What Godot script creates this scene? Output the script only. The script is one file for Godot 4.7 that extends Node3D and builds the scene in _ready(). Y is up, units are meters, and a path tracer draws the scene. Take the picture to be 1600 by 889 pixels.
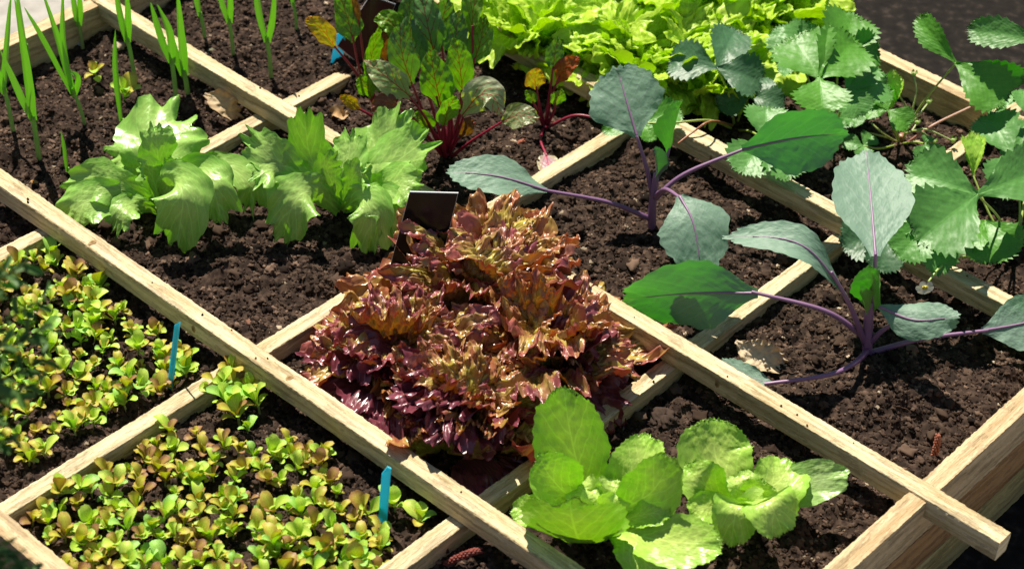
extends Node3D
# A square-foot kitchen garden bed: x runs along the long battens, -z across them, y up, metres.

const CAM := Vector3(1.4775, 1.3352, 1.0224)
const RIGHT := Vector3(0.74226, 0.05539, -0.66782)
const UPV := Vector3(-0.45202, 0.77709, -0.43795)
const FWD := Vector3(-0.49470, -0.62694, -0.60184)
const FOCAL := 3248.9
const SOIL := -0.046
var M := {}
var used := {}
var rng := RandomNumberGenerator.new()
var nz := FastNoiseLite.new()
var crumb := FastNoiseLite.new()
var clod := FastNoiseLite.new()
var flat_fwd := Vector3(FWD.x, 0, FWD.z).normalized()
var flat_right := Vector3(-FWD.z, 0, FWD.x).normalized()

func _ready() -> void:
	rng.seed = 4711
	nz.seed = 3; nz.noise_type = FastNoiseLite.TYPE_SIMPLEX_SMOOTH; nz.frequency = 1.0; nz.fractal_octaves = 3
	crumb.seed = 8; crumb.noise_type = FastNoiseLite.TYPE_CELLULAR; crumb.frequency = 1.0; crumb.fractal_type = FastNoiseLite.FRACTAL_NONE
	clod.seed = 21; clod.noise_type = FastNoiseLite.TYPE_CELLULAR; clod.frequency = 1.0; clod.fractal_type = FastNoiseLite.FRACTAL_NONE
	# camera
	var cam := Camera3D.new()
	cam.name = "camera"
	add_child(cam)
	cam.transform = Transform3D(Basis(RIGHT, UPV, -FWD).orthonormalized(), CAM)
	var lens := CameraAttributesPhysical.new()
	lens.frustum_focal_length = 128.0
	lens.frustum_focus_distance = 2.12
	lens.exposure_aperture = 14.0
	lens.frustum_near = 0.05
	lens.frustum_far = 60.0
	cam.attributes = lens
	cam.fov = 15.581
	cam.near = 0.05
	cam.far = 60.0
	cam.current = true
	# sky, exposure
	var env := Environment.new()
	env.background_mode = Environment.BG_SKY
	var sm := ProceduralSkyMaterial.new()
	sm.sky_top_color = Color(0.44, 0.53, 0.66)
	sm.sky_horizon_color = Color(0.80, 0.81, 0.82)
	sm.sky_curve = 0.15
	sm.ground_bottom_color = Color(0.16, 0.15, 0.13)
	sm.ground_horizon_color = Color(0.5, 0.53, 0.55)
	sm.sun_angle_max = 0.0
	var sky := Sky.new()
	sky.sky_material = sm
	env.sky = sky
	env.background_energy_multiplier = 0.42
	env.tonemap_mode = Environment.TONE_MAPPER_LINEAR
	env.tonemap_exposure = 1.66
	env.sdfgi_enabled = true
	env.ssao_enabled = true
	env.ssil_enabled = true
	var we := WorldEnvironment.new()
	we.name = "world_environment"
	we.environment = env
	add_child(we)
	# sun: from the far left, about 60 degrees high
	var sun := DirectionalLight3D.new()
	sun.name = "sun"
	add_child(sun)
	sun.look_at_from_position(Vector3.ZERO, Vector3(0.46, -0.866, 0.195), Vector3.UP)
	sun.light_energy = 1.6
	sun.light_angular_distance = 0.5
	sun.light_color = Color(1.0, 0.965, 0.905)
	sun.shadow_enabled = true
	make_materials()
	build_ground()
	build_bed()
	build_soil()
	build_battens()
	build_litter()
	build_leeks()
	build_batavia()
	build_red_lettuce()
	build_cos()
	build_green_oak()
	build_kohlrabi()
	build_beets()
	build_strawberries()
	build_seedlings()
	build_small_things()
	build_shrub()

# ---------------------------------------------------------------- helpers
func numbered(called: String) -> String:
	if not used.has(called):
		used[called] = 0
		return called
	used[called] += 1
	return "%s_%03d" % [called, used[called]]

func tag(o: Node3D, label: String, category: String, group := "") -> Node3D:
	o.set_meta("label", label)
	o.set_meta("category", category)
	if group != "":
		o.set_meta("group", group)
	return o

func thing(called: String, label: String, category: String, at: Vector3, group := "") -> Node3D:
	var o := Node3D.new()
	o.name = numbered(called)
	add_child(o)
	o.position = at
	return tag(o, label, category, group)

func part(called: String, mesh: Mesh, mat: Material, parent: Node3D) -> MeshInstance3D:
	var o := MeshInstance3D.new()
	o.name = called
	o.mesh = mesh
	o.material_override = mat
	parent.add_child(o, true)
	return o

func solo(called: String, mesh: Mesh, mat: Material, label: String, category: String, at: Vector3, group := "") -> MeshInstance3D:
	var o := MeshInstance3D.new()
	o.name = numbered(called)
	o.mesh = mesh
	o.material_override = mat
	add_child(o)
	o.position = at
	tag(o, label, category, group)
	return o

func structure(called: String, mesh: Mesh, mat: Material) -> MeshInstance3D:
	var o := MeshInstance3D.new()
	o.name = called
	o.mesh = mesh
	o.material_override = mat
	add_child(o)
	o.set_meta("kind", "structure")
	return o

# survey helpers: where the sight line of a photo point meets a level, or the upright plane through a plant's foot
func ray(x: float, y: float) -> Vector3:
	return FWD + RIGHT * ((x - 800.0) / FOCAL) - UPV * ((y - 444.5) / FOCAL)

func level(x: float, y: float, h: float) -> Vector3:
	var d := ray(x, y)
	return CAM + d * ((h - CAM.y) / d.y)

func upright(x: float, y: float, foot: Vector3, nearer := 0.0) -> Vector3:
	var d := ray(x, y)
	var k := ((foot - CAM).dot(flat_fwd) - nearer) / d.dot(flat_fwd)
	return CAM + d * k

func spot(x: float, y: float) -> Vector3:
	var p := level(x, y, SOIL)
	p.y = soil_height(p.x, -p.z)
	return p

# direction from photo-right, up, towards-viewer amounts
func aim(r: float, u: float, t: float) -> Vector3:
	return (flat_right * r + Vector3.UP * u - flat_fwd * t).normalized()

func lin(r: float, g: float, b: float) -> Color:
	return Color(r, g, b)

func catmull(p: Array, t: float) -> Vector3:
	var n := p.size() - 1
	if n == 1:
		return (p[0] as Vector3).lerp(p[1], t)
	var f := clampf(t, 0.0, 1.0) * n
	var i := mini(int(f), n - 1)
	var a: Vector3 = p[i]
	var b: Vector3 = p[i + 1]
	var pre: Vector3 = p[i - 1] if i > 0 else a * 2.0 - b
	var post: Vector3 = p[i + 2] if i + 2 <= n else b * 2.0 - a
	return a.cubic_interpolate(b, pre, post, f - i)

func grid_mesh(nu: int, nv: int, pos: PackedVector3Array, uv: PackedVector2Array, col: PackedColorArray, wrap := false) -> ArrayMesh:
	# nu rows by nv columns of vertices
	var nor := PackedVector3Array()
	nor.resize(nu * nv)
	for i in nu:
		for j in nv:
			var i0 := maxi(i - 1, 0)
			var i1 := mini(i + 1, nu - 1)
			var j0 := j - 1
			var j1 := j + 1
			if wrap:
				if j0 < 0: j0 = nv - 2
				if j1 > nv - 1: j1 = 1
			else:
				j0 = maxi(j0, 0)
				j1 = mini(j1, nv - 1)
			var n := (pos[i1 * nv + j] - pos[i0 * nv + j]).cross(pos[i * nv + j1] - pos[i * nv + j0])
			nor[i * nv + j] = n.normalized() if n.length_squared() > 1e-20 else Vector3.UP
	var idx := PackedInt32Array()
	idx.resize((nu - 1) * (nv - 1) * 6)
	var k := 0
	for i in nu - 1:
		for j in nv - 1:
			var a := i * nv + j
			idx[k] = a; idx[k + 1] = a + 1; idx[k + 2] = a + nv
			idx[k + 3] = a + 1; idx[k + 4] = a + nv + 1; idx[k + 5] = a + nv
			k += 6
	var arr := []
	arr.resize(Mesh.ARRAY_MAX)
	arr[Mesh.ARRAY_VERTEX] = pos
	arr[Mesh.ARRAY_NORMAL] = nor
	arr[Mesh.ARRAY_TEX_UV] = uv
	if col.size() > 0:
		arr[Mesh.ARRAY_COLOR] = col
	arr[Mesh.ARRAY_INDEX] = idx
	var m := ArrayMesh.new()
	m.add_surface_from_arrays(Mesh.PRIMITIVE_TRIANGLES, arr)
	return m

func tube(pts: Array, r0: float, r1: float, c0: Color, c1: Color, sides := 8, steps := 14, flat := 1.0) -> ArrayMesh:
	var pos := PackedVector3Array()
	var uv := PackedVector2Array()
	var col := PackedColorArray()
	var nrm := Vector3.ZERO
	for i in steps + 3:
		var t := clampf(float(i - 1) / steps, 0.0, 1.0)
		var p := catmull(pts, t)
		var tg := (catmull(pts, minf(t + 0.02, 1.0)) - catmull(pts, maxf(t - 0.02, 0.0))).normalized()
		if nrm == Vector3.ZERO:
			nrm = tg.cross(Vector3.RIGHT if absf(tg.x) < 0.8 else Vector3.UP).normalized()
		nrm = (nrm - tg * tg.dot(nrm)).normalized()
		var bi := tg.cross(nrm)
		var r := lerpf(r0, r1, t)
		if i == 0 or i == steps + 2:
			r *= 0.02
		for j in sides + 1:
			var a := TAU * j / sides
			pos.append(p + (nrm * cos(a) + bi * sin(a) * flat) * r * (1.0 + 0.06 * nz.get_noise_3d(p.x * 120.0, p.y * 120.0, p.z * 120.0 + a)))
			uv.append(Vector2(float(j) / sides, t))
			col.append(c0.lerp(c1, t))
	return grid_mesh(steps + 3, sides + 1, pos, uv, col, true)

func profile(kind: String, t: float) -> float:
	match kind:
		"blade":
			return lerpf(0.75, 1.0, smoothstep(0.0, 0.3, t)) * pow(maxf(0.0, 1.0 - pow(t, 3.0)), 0.9)
		"obovate":
			var b := lerpf(0.22, 1.0, smoothstep(0.0, 0.62, t))
			var e := clampf((t - 0.55) / 0.45, 0.0, 1.0)
			return b * sqrt(maxf(0.0, 1.0 - e * e * e))
		"spoon":
			var b2 := lerpf(0.13, 1.0, smoothstep(0.12, 0.62, t))
			var e2 := clampf((t - 0.6) / 0.4, 0.0, 1.0)
			return b2 * sqrt(maxf(0.0, 1.0 - e2 * e2))
		"kohl":
			var b3 := lerpf(0.12, 1.0, pow(smoothstep(0.0, 0.5, t), 0.8))
			var e3 := clampf((t - 0.42) / 0.58, 0.0, 1.0)
			return b3 * pow(maxf(0.0, 1.0 - pow(e3, 2.6)), 0.62)
		"beet":
			var b4 := lerpf(0.18, 1.0, smoothstep(0.0, 0.32, t))
			var e4 := clampf((t - 0.35) / 0.65, 0.0, 1.0)
			return b4 * pow(maxf(0.0, 1.0 - pow(e4, 2.2)), 0.7)
		"leaflet":
			var b5 := lerpf(0.1, 1.0, pow(smoothstep(0.0, 0.62, t), 0.85))
			var e5 := clampf((t - 0.55) / 0.45, 0.0, 1.0)
			return b5 * sqrt(maxf(0.0, 1.0 - e5 * e5 * e5))
		"oval":
			return sqrt(maxf(0.0, 1.0 - pow(2.0 * t - 1.0, 2.0)))
	return 1.0

# one leaf blade bent along a spine; the upper side looks towards `face`
func leaf_mesh(pts: Array, face: Vector3, w: float, o: Dictionary) -> ArrayMesh:
	var kind: String = o.get("prof", "obovate")
	var fan: bool = o.get("fan", false)
	var nu: int = o.get("n", 26)
	var nv: int = o.get("m", 17)
	var cup: float = o.get("cup", 0.1)
	var fold: float = o.get("fold", 0.0)
	var teeth: float = o.get("teeth", 0.0)
	var ta: float = o.get("ta", 0.0)
	var ruf: float = o.get("ruf", 0.0)
	var rn: float = o.get("rn", 6.0)
	var frill: float = o.get("frill", 0.0)
	var quilt: float = o.get("quilt", 0.0)
	var c0: Color = o.get("c0", Color.WHITE)
	var c1: Color = o.get("c1", c0)
	var ce: float = o.get("ce", 2.0)
	var spread: float = o.get("spread", 1.25)
	var lobes: float = o.get("lobes", 0.0)
	var lobe_n: float = o.get("lobe_n", 7.0)
	var twist: float = o.get("twist", 0.0)
	var sd: float = o.get("seed", 0) * 7.31
	var tone := 1.0 + 0.12 * nz.get_noise_2d(sd, 3.7)
	var total := 0.0
	for i in 20:
		total += (catmull(pts, (i + 1) / 20.0) - catmull(pts, i / 20.0)).length()
	# frames along the spine
	var fr_p := PackedVector3Array()
	var fr_n := PackedVector3Array()
	var fr_b := PackedVector3Array()
	for i in 65:
		var t := i / 64.0
		var p := catmull(pts, t)
		var tg := (catmull(pts, minf(t + 0.03, 1.0)) - catmull(pts, maxf(t - 0.03, 0.0))).normalized()
		var n := face - tg * face.dot(tg)
		if n.length() < 0.15 and i > 0:
			n = fr_n[i - 1] - tg * fr_n[i - 1].dot(tg)
		n = n.normalized()
		if twist != 0.0:
			n = n.rotated(tg, twist * t)
		fr_p.append(p)
		fr_n.append(n)
		fr_b.append(tg.cross(n))
	var pos := PackedVector3Array()
	var uv := PackedVector2Array()
	var col := PackedColorArray()
	for i in nu:
		var q := float(i) / (nu - 1)
		for j in nv:
			var s := 2.0 * j / (nv - 1) - 1.0
			var x := 0.0
			var y := 0.0
			var rr := 0.0
			var ang := 0.0
			if fan:
				rr = 1.0 - pow(1.0 - q, 1.35)
				var ph := s * spread
				var big: float = 1.0 + o.get("rough", 0.12) * nz.get_noise_2d(ph * o.get("rough_n", 1.7) + sd, 9.0) - lobes * pow(absf(sin(ph * lobe_n * 0.5 + sd)), 1.6) * smoothstep(0.35, 1.0, rr)
				big *= 1.0 + ta * nz.get_noise_2d(ph * teeth, sd) * smoothstep(0.6, 1.0, rr)
				if o.has("scallop"):
					big *= 1.0 + o.scallop * (absf(sin(ph * o.scallop_n + sd + 0.8 * nz.get_noise_2d(ph * 2.0, sd))) - 0.6) * smoothstep(0.5, 1.0, rr)
				var neck := lerpf(0.45, 1.0, smoothstep(0.0, 0.5, rr))
				x = w * rr * big * sin(ph) * neck
				y = rr * big * lerpf(cos(ph), 1.0, 0.12)
				ang = ph * 0.5
			else:
				var t := 1.0 - pow(1.0 - q, 1.5)
				var hw := profile(kind, t)
				var tip := smoothstep(0.7, 1.0, t)
				rr = maxf(absf(s), tip)
				ang = atan2(s * hw, (t - 0.5) * 1.6)
				var grow := 1.0
				if teeth > 0.0 and t > 0.05:
					var saw := ang / TAU * teeth
					saw = saw - floorf(saw)
					saw = (1.0 - absf(2.0 * saw - 1.0))
					grow += ta * (saw - 0.5) * pow(rr, 6.0) * smoothstep(0.05, 0.3, t)
				grow += o.get("ragged", 0.1) * nz.get_noise_2d(ang * o.get("ragged_n", 1.6) + sd, 5.0) * rr * smoothstep(0.1, 0.5, t)
				x = s * hw * w * grow
				y = 0.5 + (t - 0.5) * (1.0 + (grow - 1.0) * tip)
			var edge := pow(rr, 2.5)
			var z := cup * w * pow(x / w, 2.0) + fold * w * absf(x / w)
			if ruf > 0.0:
				var a1 := ang / TAU * rn
				var r1 := nz.get_noise_2d(a1 * 1.3 + sd, 1.5) * 1.7
				var r2 := sin(a1 * TAU + sd + 2.0 * nz.get_noise_2d(a1 * 0.7, sd))
				z += ruf * w * edge * (0.55 * r1 + 0.6 * r2)
			if frill > 0.0:
				var a2 := ang * rn
				var e2 := pow(smoothstep(o.get("fr0", 0.45), 1.0, rr), 1.4)
				var w1 := nz.get_noise_2d(a2 + sd, rr * 0.8)
				if o.has("scallop"):
					w1 = 0.33 * sin(a2 * 2.6 + sd + 2.5 * nz.get_noise_2d(a2 * 0.35, sd)) + 0.25 * w1
				var w2 := nz.get_noise_2d(a2 * 2.3 + sd, 40.0 + rr * 3.0)
				z += frill * w * e2 * (2.3 * w1 + 0.6 * w2)
				x += frill * w * 0.5 * e2 * nz.get_noise_2d(a2 * 1.2 + sd, 80.0 + rr * 1.5)
				y += frill * 0.3 * e2 * nz.get_noise_2d(a2 * 1.2 + sd, 120.0 + rr * 1.5)
			if o.has("blister"):
				z += o.blister * w * (nz.get_noise_2d(x * 5.0 + sd, y * 5.0) + 0.6 * nz.get_noise_2d(x * 12.0 + sd, y * 12.0)) * smoothstep(0.15, 0.6, rr)
			if quilt > 0.0:
				z += quilt * (nz.get_noise_2d(x * 75.0 + sd, y * total * 75.0) + 0.5 * nz.get_noise_2d(x * 190.0 + sd, y * total * 190.0)) * smoothstep(0.0, 0.25, rr + absf(s) * 0.5)
			var f := clampf(y, 0.0, 1.0) * 64.0
			var k := mini(int(f), 63)
			var g := f - k
			var over := y - clampf(y, 0.0, 1.0)
			var pp := fr_p[k].lerp(fr_p[k + 1], g)
			if over != 0.0:
				pp += (fr_p[64] - fr_p[62]).normalized() * over * total if over > 0.0 else (fr_p[1] - fr_p[0]).normalized() * over * total
			pos.append(pp + fr_b[k].lerp(fr_b[k + 1], g) * x + fr_n[k].lerp(fr_n[k + 1], g) * z)
			uv.append(Vector2(clampf(0.5 + 0.5 * x / w, 0.0, 1.0), clampf(y, 0.0, 1.0)))
			var mixed := clampf(pow(rr, ce) + o.get("mottle", 0.45) * nz.get_noise_2d(ang * o.get("mottle_n", 5.0) + sd, rr * 3.0 + sd) * smoothstep(0.05, 0.4, rr), 0.0, 1.0)
			var c := c0.lerp(c1, mixed) * tone
			c.a = 1.0
			col.append(c)
	return grid_mesh(nu, nv, pos, uv, col)

func shifted(pts: Array, by: Vector3) -> Array:
	var o := []
	for p in pts:
		o.append(p - by)
	return o

# photo points [x, y, nearer_cm] to a spine relative to a foot
func spine(list: Array, foot: Vector3) -> Array:
	var o := []
	for p in list:
		o.append(upright(p[0], p[1], foot, p[2] * 0.01) - foot)
	return o

func px(n: float, foot: Vector3) -> float:
	return n * (foot - CAM).dot(FWD) / FOCAL

# ---------------------------------------------------------------- materials
func std(c: Color, rough: float, spec := 0.5) -> StandardMaterial3D:
	var m := StandardMaterial3D.new()
	m.albedo_color = c.linear_to_srgb()
	m.roughness = rough
	m.metallic_specular = spec
	m.cull_mode = BaseMaterial3D.CULL_DISABLED
	return m

func leafmat(tex: Array, rough: float, back: Color, relief: float, spec := 0.5) -> StandardMaterial3D:
	var m := std(Color.WHITE, rough, spec)
	m.vertex_color_use_as_albedo = true
	m.texture_repeat = false
	if tex.size() > 0:
		m.albedo_texture = tex[0]
		m.heightmap_enabled = true
		m.heightmap_texture = tex[1]
		m.heightmap_scale = relief
	m.backlight_enabled = true
	m.backlight = back
	return m

# albedo and relief pictures of a leaf's veins: ground and vein colours (linear), rib width, side veins, slope, net strength
func vein_tex(ground: Color, vein: Color, rib: float, nvein: float, slope: float, net: float, side: float, blotch: float, seed_v: float, corr := 0.3, side_tint := Color(-1, 0, 0)) -> Array:
	var wpx := 256
	var hpx := 384
	var a := PackedByteArray()
	var b := PackedByteArray()
	a.resize(wpx * hpx * 3)
	b.resize(wpx * hpx)
	crumb.cellular_return_type = FastNoiseLite.RETURN_DISTANCE2_SUB
	for y in hpx:
		var t := float(y) / (hpx - 1)
		for x in wpx:
			var s := 2.0 * x / (wpx - 1) - 1.0
			var d := absf(s)
			var wob := 0.03 * nz.get_noise_2d(s * 3.0 + seed_v, t * 4.0)
			var mid := 1.0 - smoothstep(rib * (1.0 - 0.75 * t) * 0.5, rib * (1.0 - 0.75 * t) + 0.004, d)
			var q := (t - slope * pow(d, 1.15) + wob) * nvein + (0.45 if s > 0.0 else 0.0)
			var fr := absf(q - roundf(q)) / nvein
			var vw := 0.006 * (1.3 - d)
			var sv := (1.0 - smoothstep(vw, vw * 3.2, fr)) * smoothstep(1.0, 0.6, d) * (1.0 if q > 0.3 else 0.0)
			var q2 := fr * nvein
			var cell := crumb.get_noise_2d(s * 9.0 + seed_v * 3.0, t * 14.0) + 1.0
			var nt := (1.0 - smoothstep(0.02, 0.16, cell)) * net
			var v := maxf(maxf(mid, sv * side), nt * 0.6)
			var tone := 1.0 + blotch * nz.get_noise_2d(s * 4.0 + seed_v, t * 6.0) + blotch * 0.5 * nz.get_noise_2d(s * 22.0, t * 30.0 + seed_v)
			var c := (ground * tone).lerp(vein, v)
			if side_tint.r >= 0.0:
				c = (ground * tone).lerp(side_tint, maxf(sv * side, nt * 0.6)).lerp(vein, mid)
			var e := c.linear_to_srgb()
			var k := (y * wpx + x) * 3
			a[k] = int(clampf(e.r, 0, 1) * 255); a[k + 1] = int(clampf(e.g, 0, 1) * 255); a[k + 2] = int(clampf(e.b, 0, 1) * 255)
			# the tissue bulges between the veins
			var h := corr * smoothstep(0.0, 0.5, q2) + 0.3 * smoothstep(0.0, 0.5, cell) - 0.15 * nt + 0.04 * nz.get_noise_2d(s * 20.0, t * 28.0)
			b[y * wpx + x] = int(clampf(0.15 + h * (1.0 - mid) * 0.8, 0, 1) * 255)
	var ia := Image.create_from_data(wpx, hpx, false, Image.FORMAT_RGB8, a)
	var ib := Image.create_from_data(wpx, hpx, false, Image.FORMAT_L8, b)
	return [ImageTexture.create_from_image(ia), ImageTexture.create_from_image(ib)]

func wood_tex(light: Color, dark: Color, streak: float, sd: float) -> Array:
	var wpx := 1024
	var hpx := 256
	var a := PackedByteArray()
	var b := PackedByteArray()
	a.resize(wpx * hpx * 3)
	b.resize(wpx * hpx)
	for y in hpx:
		var v := float(y) / hpx
		for x in wpx:
			var u := float(x) / wpx
			var warp := 0.02 * nz.get_noise_2d(u * 5.0 + sd, v * 3.0)
			var ring := 0.5 + 0.5 * sin((v + warp) * 70.0 + 5.0 * nz.get_noise_2d(u * 1.6 + sd, v * 5.0))
			var fib := nz.get_noise_2d(u * 14.0 + sd, v * 160.0)
			var fib2 := nz.get_noise_2d(u * 60.0 + sd, v * 330.0)
			var blot := nz.get_noise_2d(u * 3.0 + sd * 2.0, v * 4.0)
			var k := clampf(streak * (0.35 * ring + 0.5 * fib + 0.25 * fib2) + 0.35 * blot + 0.25, 0.0, 1.0)
			var pit := smoothstep(0.45, 0.7, nz.get_noise_2d(u * 90.0 + sd * 5.0, v * 120.0))
			var stain := smoothstep(0.22, 0.3, nz.get_noise_2d(u * 9.0 + sd * 3.0, v * 12.0) + 0.35 * nz.get_noise_2d(u * 70.0, v * 60.0 + sd))
			var c := light.lerp(dark, k) * (1.0 - 0.35 * pit) * (1.0 - 0.28 * stain)
			var e := c.linear_to_srgb()
			var n := (y * wpx + x) * 3
			a[n] = int(clampf(e.r, 0, 1) * 255); a[n + 1] = int(clampf(e.g, 0, 1) * 255); a[n + 2] = int(clampf(e.b, 0, 1) * 255)
			b[y * wpx + x] = int(clampf(0.5 + 0.3 * fib + 0.3 * fib2 - 0.3 * pit + 0.12 * nz.get_noise_2d(u * 300.0, v * 40.0), 0, 1) * 255)
	var ia := Image.create_from_data(wpx, hpx, false, Image.FORMAT_RGB8, a)
	var ib := Image.create_from_data(wpx, hpx, false, Image.FORMAT_L8, b)
	return [ImageTexture.create_from_image(ia), ImageTexture.create_from_image(ib)]

func woodmat(tex: Array, relief: float) -> StandardMaterial3D:
	var m := std(Color.WHITE, 0.82, 0.35)
	m.albedo_texture = tex[0]
	m.heightmap_enabled = true
	m.heightmap_texture = tex[1]
	m.heightmap_scale = relief
	m.texture_repeat = true
	m.uv1_scale = Vector3(1.6, 7.0, 1.0)
	return m

func make_materials() -> void:
	M.batten = woodmat(wood_tex(lin(0.72, 0.60, 0.39), lin(0.38, 0.28, 0.135), 1.15, 1.3), 0.13)
	M.board = woodmat(wood_tex(lin(0.66, 0.51, 0.31), lin(0.34, 0.23, 0.11), 1.1, 7.9), 0.09)
	var soil_noise := FastNoiseLite.new()
	soil_noise.seed = 5
	soil_noise.frequency = 0.02
	soil_noise.fractal_octaves = 5
	var ramp := Gradient.new()
	ramp.set_color(0, lin(0.012, 0.008, 0.006).linear_to_srgb())
	ramp.set_color(1, lin(0.11, 0.073, 0.052).linear_to_srgb())
	ramp.add_point(0.45, lin(0.032, 0.0205, 0.015).linear_to_srgb())
	var st := NoiseTexture2D.new()
	st.width = 1024; st.height = 1024; st.seamless = true; st.noise = soil_noise; st.color_ramp = ramp
	var hn := FastNoiseLite.new()
	hn.seed = 9; hn.frequency = 0.035; hn.fractal_octaves = 4; hn.noise_type = FastNoiseLite.TYPE_CELLULAR
	var ht := NoiseTexture2D.new()
	ht.width = 1024; ht.height = 1024; ht.seamless = true; ht.noise = hn
	M.soil = std(Color.WHITE, 0.95, 0.25)
	M.soil.albedo_texture = st
	M.soil.heightmap_enabled = true
	M.soil.heightmap_texture = ht
	M.soil.heightmap_scale = 0.12
	M.soil.uv1_scale = Vector3(3.1, 3.1, 1)
	M.crumb = std(Color.WHITE, 0.95, 0.2)
	M.crumb.vertex_color_use_as_albedo = true
	# veins: relative tints for lettuces and strawberries, full colours for kohlrabi and beet
	M.t_lettuce = vein_tex(Color(0.80, 0.80, 0.76), Color(1.0, 1.0, 1.0), 0.05, 6.0, 0.55, 0.5, 0.85, 0.12, 1.0, 0.25)
	M.t_straw = vein_tex(Color(0.88, 0.88, 0.88), Color(1.0, 1.0, 0.9), 0.02, 10.0, 0.5, 0.2, 0.6, 0.08, 4.0, 0.8)
	M.t_kohl = vein_tex(Color(0.25, 0.39, 0.29), Color(0.34, 0.21, 0.33), 0.035, 5.5, 0.55, 0.25, 0.6, 0.05, 9.0, 0.3, Color(0.33, 0.46, 0.37))
	M.t_beet = vein_tex(Color(0.64, 0.64, 0.55), Color(0.85, 0.06, 0.12), 0.045, 5.0, 0.5, 0.0, 0.75, 0.14, 14.0, 0.5)
	M.lettuce = leafmat(M.t_lettuce, 0.32, Color(0.62, 0.75, 0.16), 0.03, 0.5)
	M.red = leafmat(M.t_lettuce, 0.30, Color(0.62, 0.42, 0.2), 0.03, 0.6)
	M.oak = leafmat(M.t_lettuce, 0.42, Color(0.72, 0.8, 0.12), 0.03, 0.45)
	M.kohl = leafmat(M.t_kohl, 0.5, Color(0.42, 0.88, 0.08), 0.035, 0.42)
	M.beet = leafmat(M.t_beet, 0.34, Color(0.85, 0.95, 0.14), 0.03, 0.5)
	M.straw = leafmat(M.t_straw, 0.46, Color(0.42, 0.8, 0.05), 0.010, 0.55)
	M.seedling = leafmat(M.t_lettuce, 0.42, Color(0.72, 0.8, 0.2), 0.02, 0.45)
	M.leek = leafmat([], 0.40, Color(0.62, 0.85, 0.12), 0.0, 0.5)
	M.dry = leafmat([], 0.75, Color(1.0, 0.8, 0.5), 0.0, 0.3)
	M.dry.backlight = Color(0.4, 0.32, 0.2)
	M.stalk = std(Color.WHITE, 0.4, 0.5)
	M.stalk.vertex_color_use_as_albedo = true
	M.dull = std(Color.WHITE, 0.9, 0.25)
	M.dull.vertex_color_use_as_albedo = true
	M.blue = std(lin(0.06, 0.66, 0.82), 0.35, 0.5)
	M.blue.backlight_enabled = true
	M.blue.backlight = Color(0.25, 0.9, 1.0)
	M.bud = std(lin(0.34, 0.42, 0.16), 0.6, 0.4)
	M.petal = leafmat([], 0.6, Color(0.5, 0.5, 0.45), 0.0, 0.3)
	M.pollen = std(lin(0.6, 0.5, 0.08), 0.8, 0.3)
	M.slate = std(lin(0.008, 0.008, 0.009), 0.22, 0.35)
	M.rim = std(lin(0.55, 0.57, 0.58), 0.4, 0.5)
	M.print = std(lin(0.055, 0.012, 0.018), 0.2, 0.5)
	M.shrub = leafmat([], 0.5, Color(0.35, 0.7, 0.12), 0.0, 0.4)

# ---------------------------------------------------------------- setting
func build_ground() -> void:
	var pl := PlaneMesh.new()
	pl.size = Vector2(60, 60)
	var gm := std(Color.WHITE, 0.95, 0.25)
	var gn := FastNoiseLite.new()
	gn.seed = 12; gn.frequency = 0.03; gn.fractal_octaves = 5
	var ramp := Gradient.new()
	ramp.set_color(0, lin(0.007, 0.006, 0.005).linear_to_srgb())
	ramp.set_color(1, lin(0.055, 0.044, 0.036).linear_to_srgb())
	ramp.add_point(0.6, lin(0.016, 0.013, 0.011).linear_to_srgb())
	var gt := NoiseTexture2D.new()
	gt.width = 1024; gt.height = 1024; gt.seamless = true; gt.noise = gn; gt.color_ramp = ramp
	gm.albedo_texture = gt
	gm.heightmap_enabled = true
	gm.heightmap_texture = gt
	gm.heightmap_scale = 0.5
	gm.uv1_scale = Vector3(90, 90, 1)
	var g := structure("ground", pl, gm)
	g.position.y = -0.156
	var pv := PlaneMesh.new()
	pv.size = Vector2(1.5, 4.0)
	var pm := std(Color.WHITE, 0.9, 0.3)
	var pn := FastNoiseLite.new()
	pn.seed = 31; pn.frequency = 0.02; pn.fractal_octaves = 5
	var pr := Gradient.new()
	pr.set_color(0, lin(0.27, 0.255, 0.23).linear_to_srgb())
	pr.set_color(1, lin(0.42, 0.40, 0.365).linear_to_srgb())
	var ptx := NoiseTexture2D.new()
	ptx.width = 512; ptx.height = 512; ptx.seamless = true; ptx.noise = pn; ptx.color_ramp = pr
	pm.albedo_texture = ptx
	pm.uv1_scale = Vector3(4, 10, 1)
	var p := structure("paving", pv, pm)
	p.position = Vector3(-0.30 - 0.75 - 0.02, -0.15, 0.4)
	# the same paving runs past the near end of the bed; its sunlit face throws light on the planks
	var q := structure("paving_path", pv, pm)
	q.position = Vector3(1.13 + 0.75, -0.15, -0.2)

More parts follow.
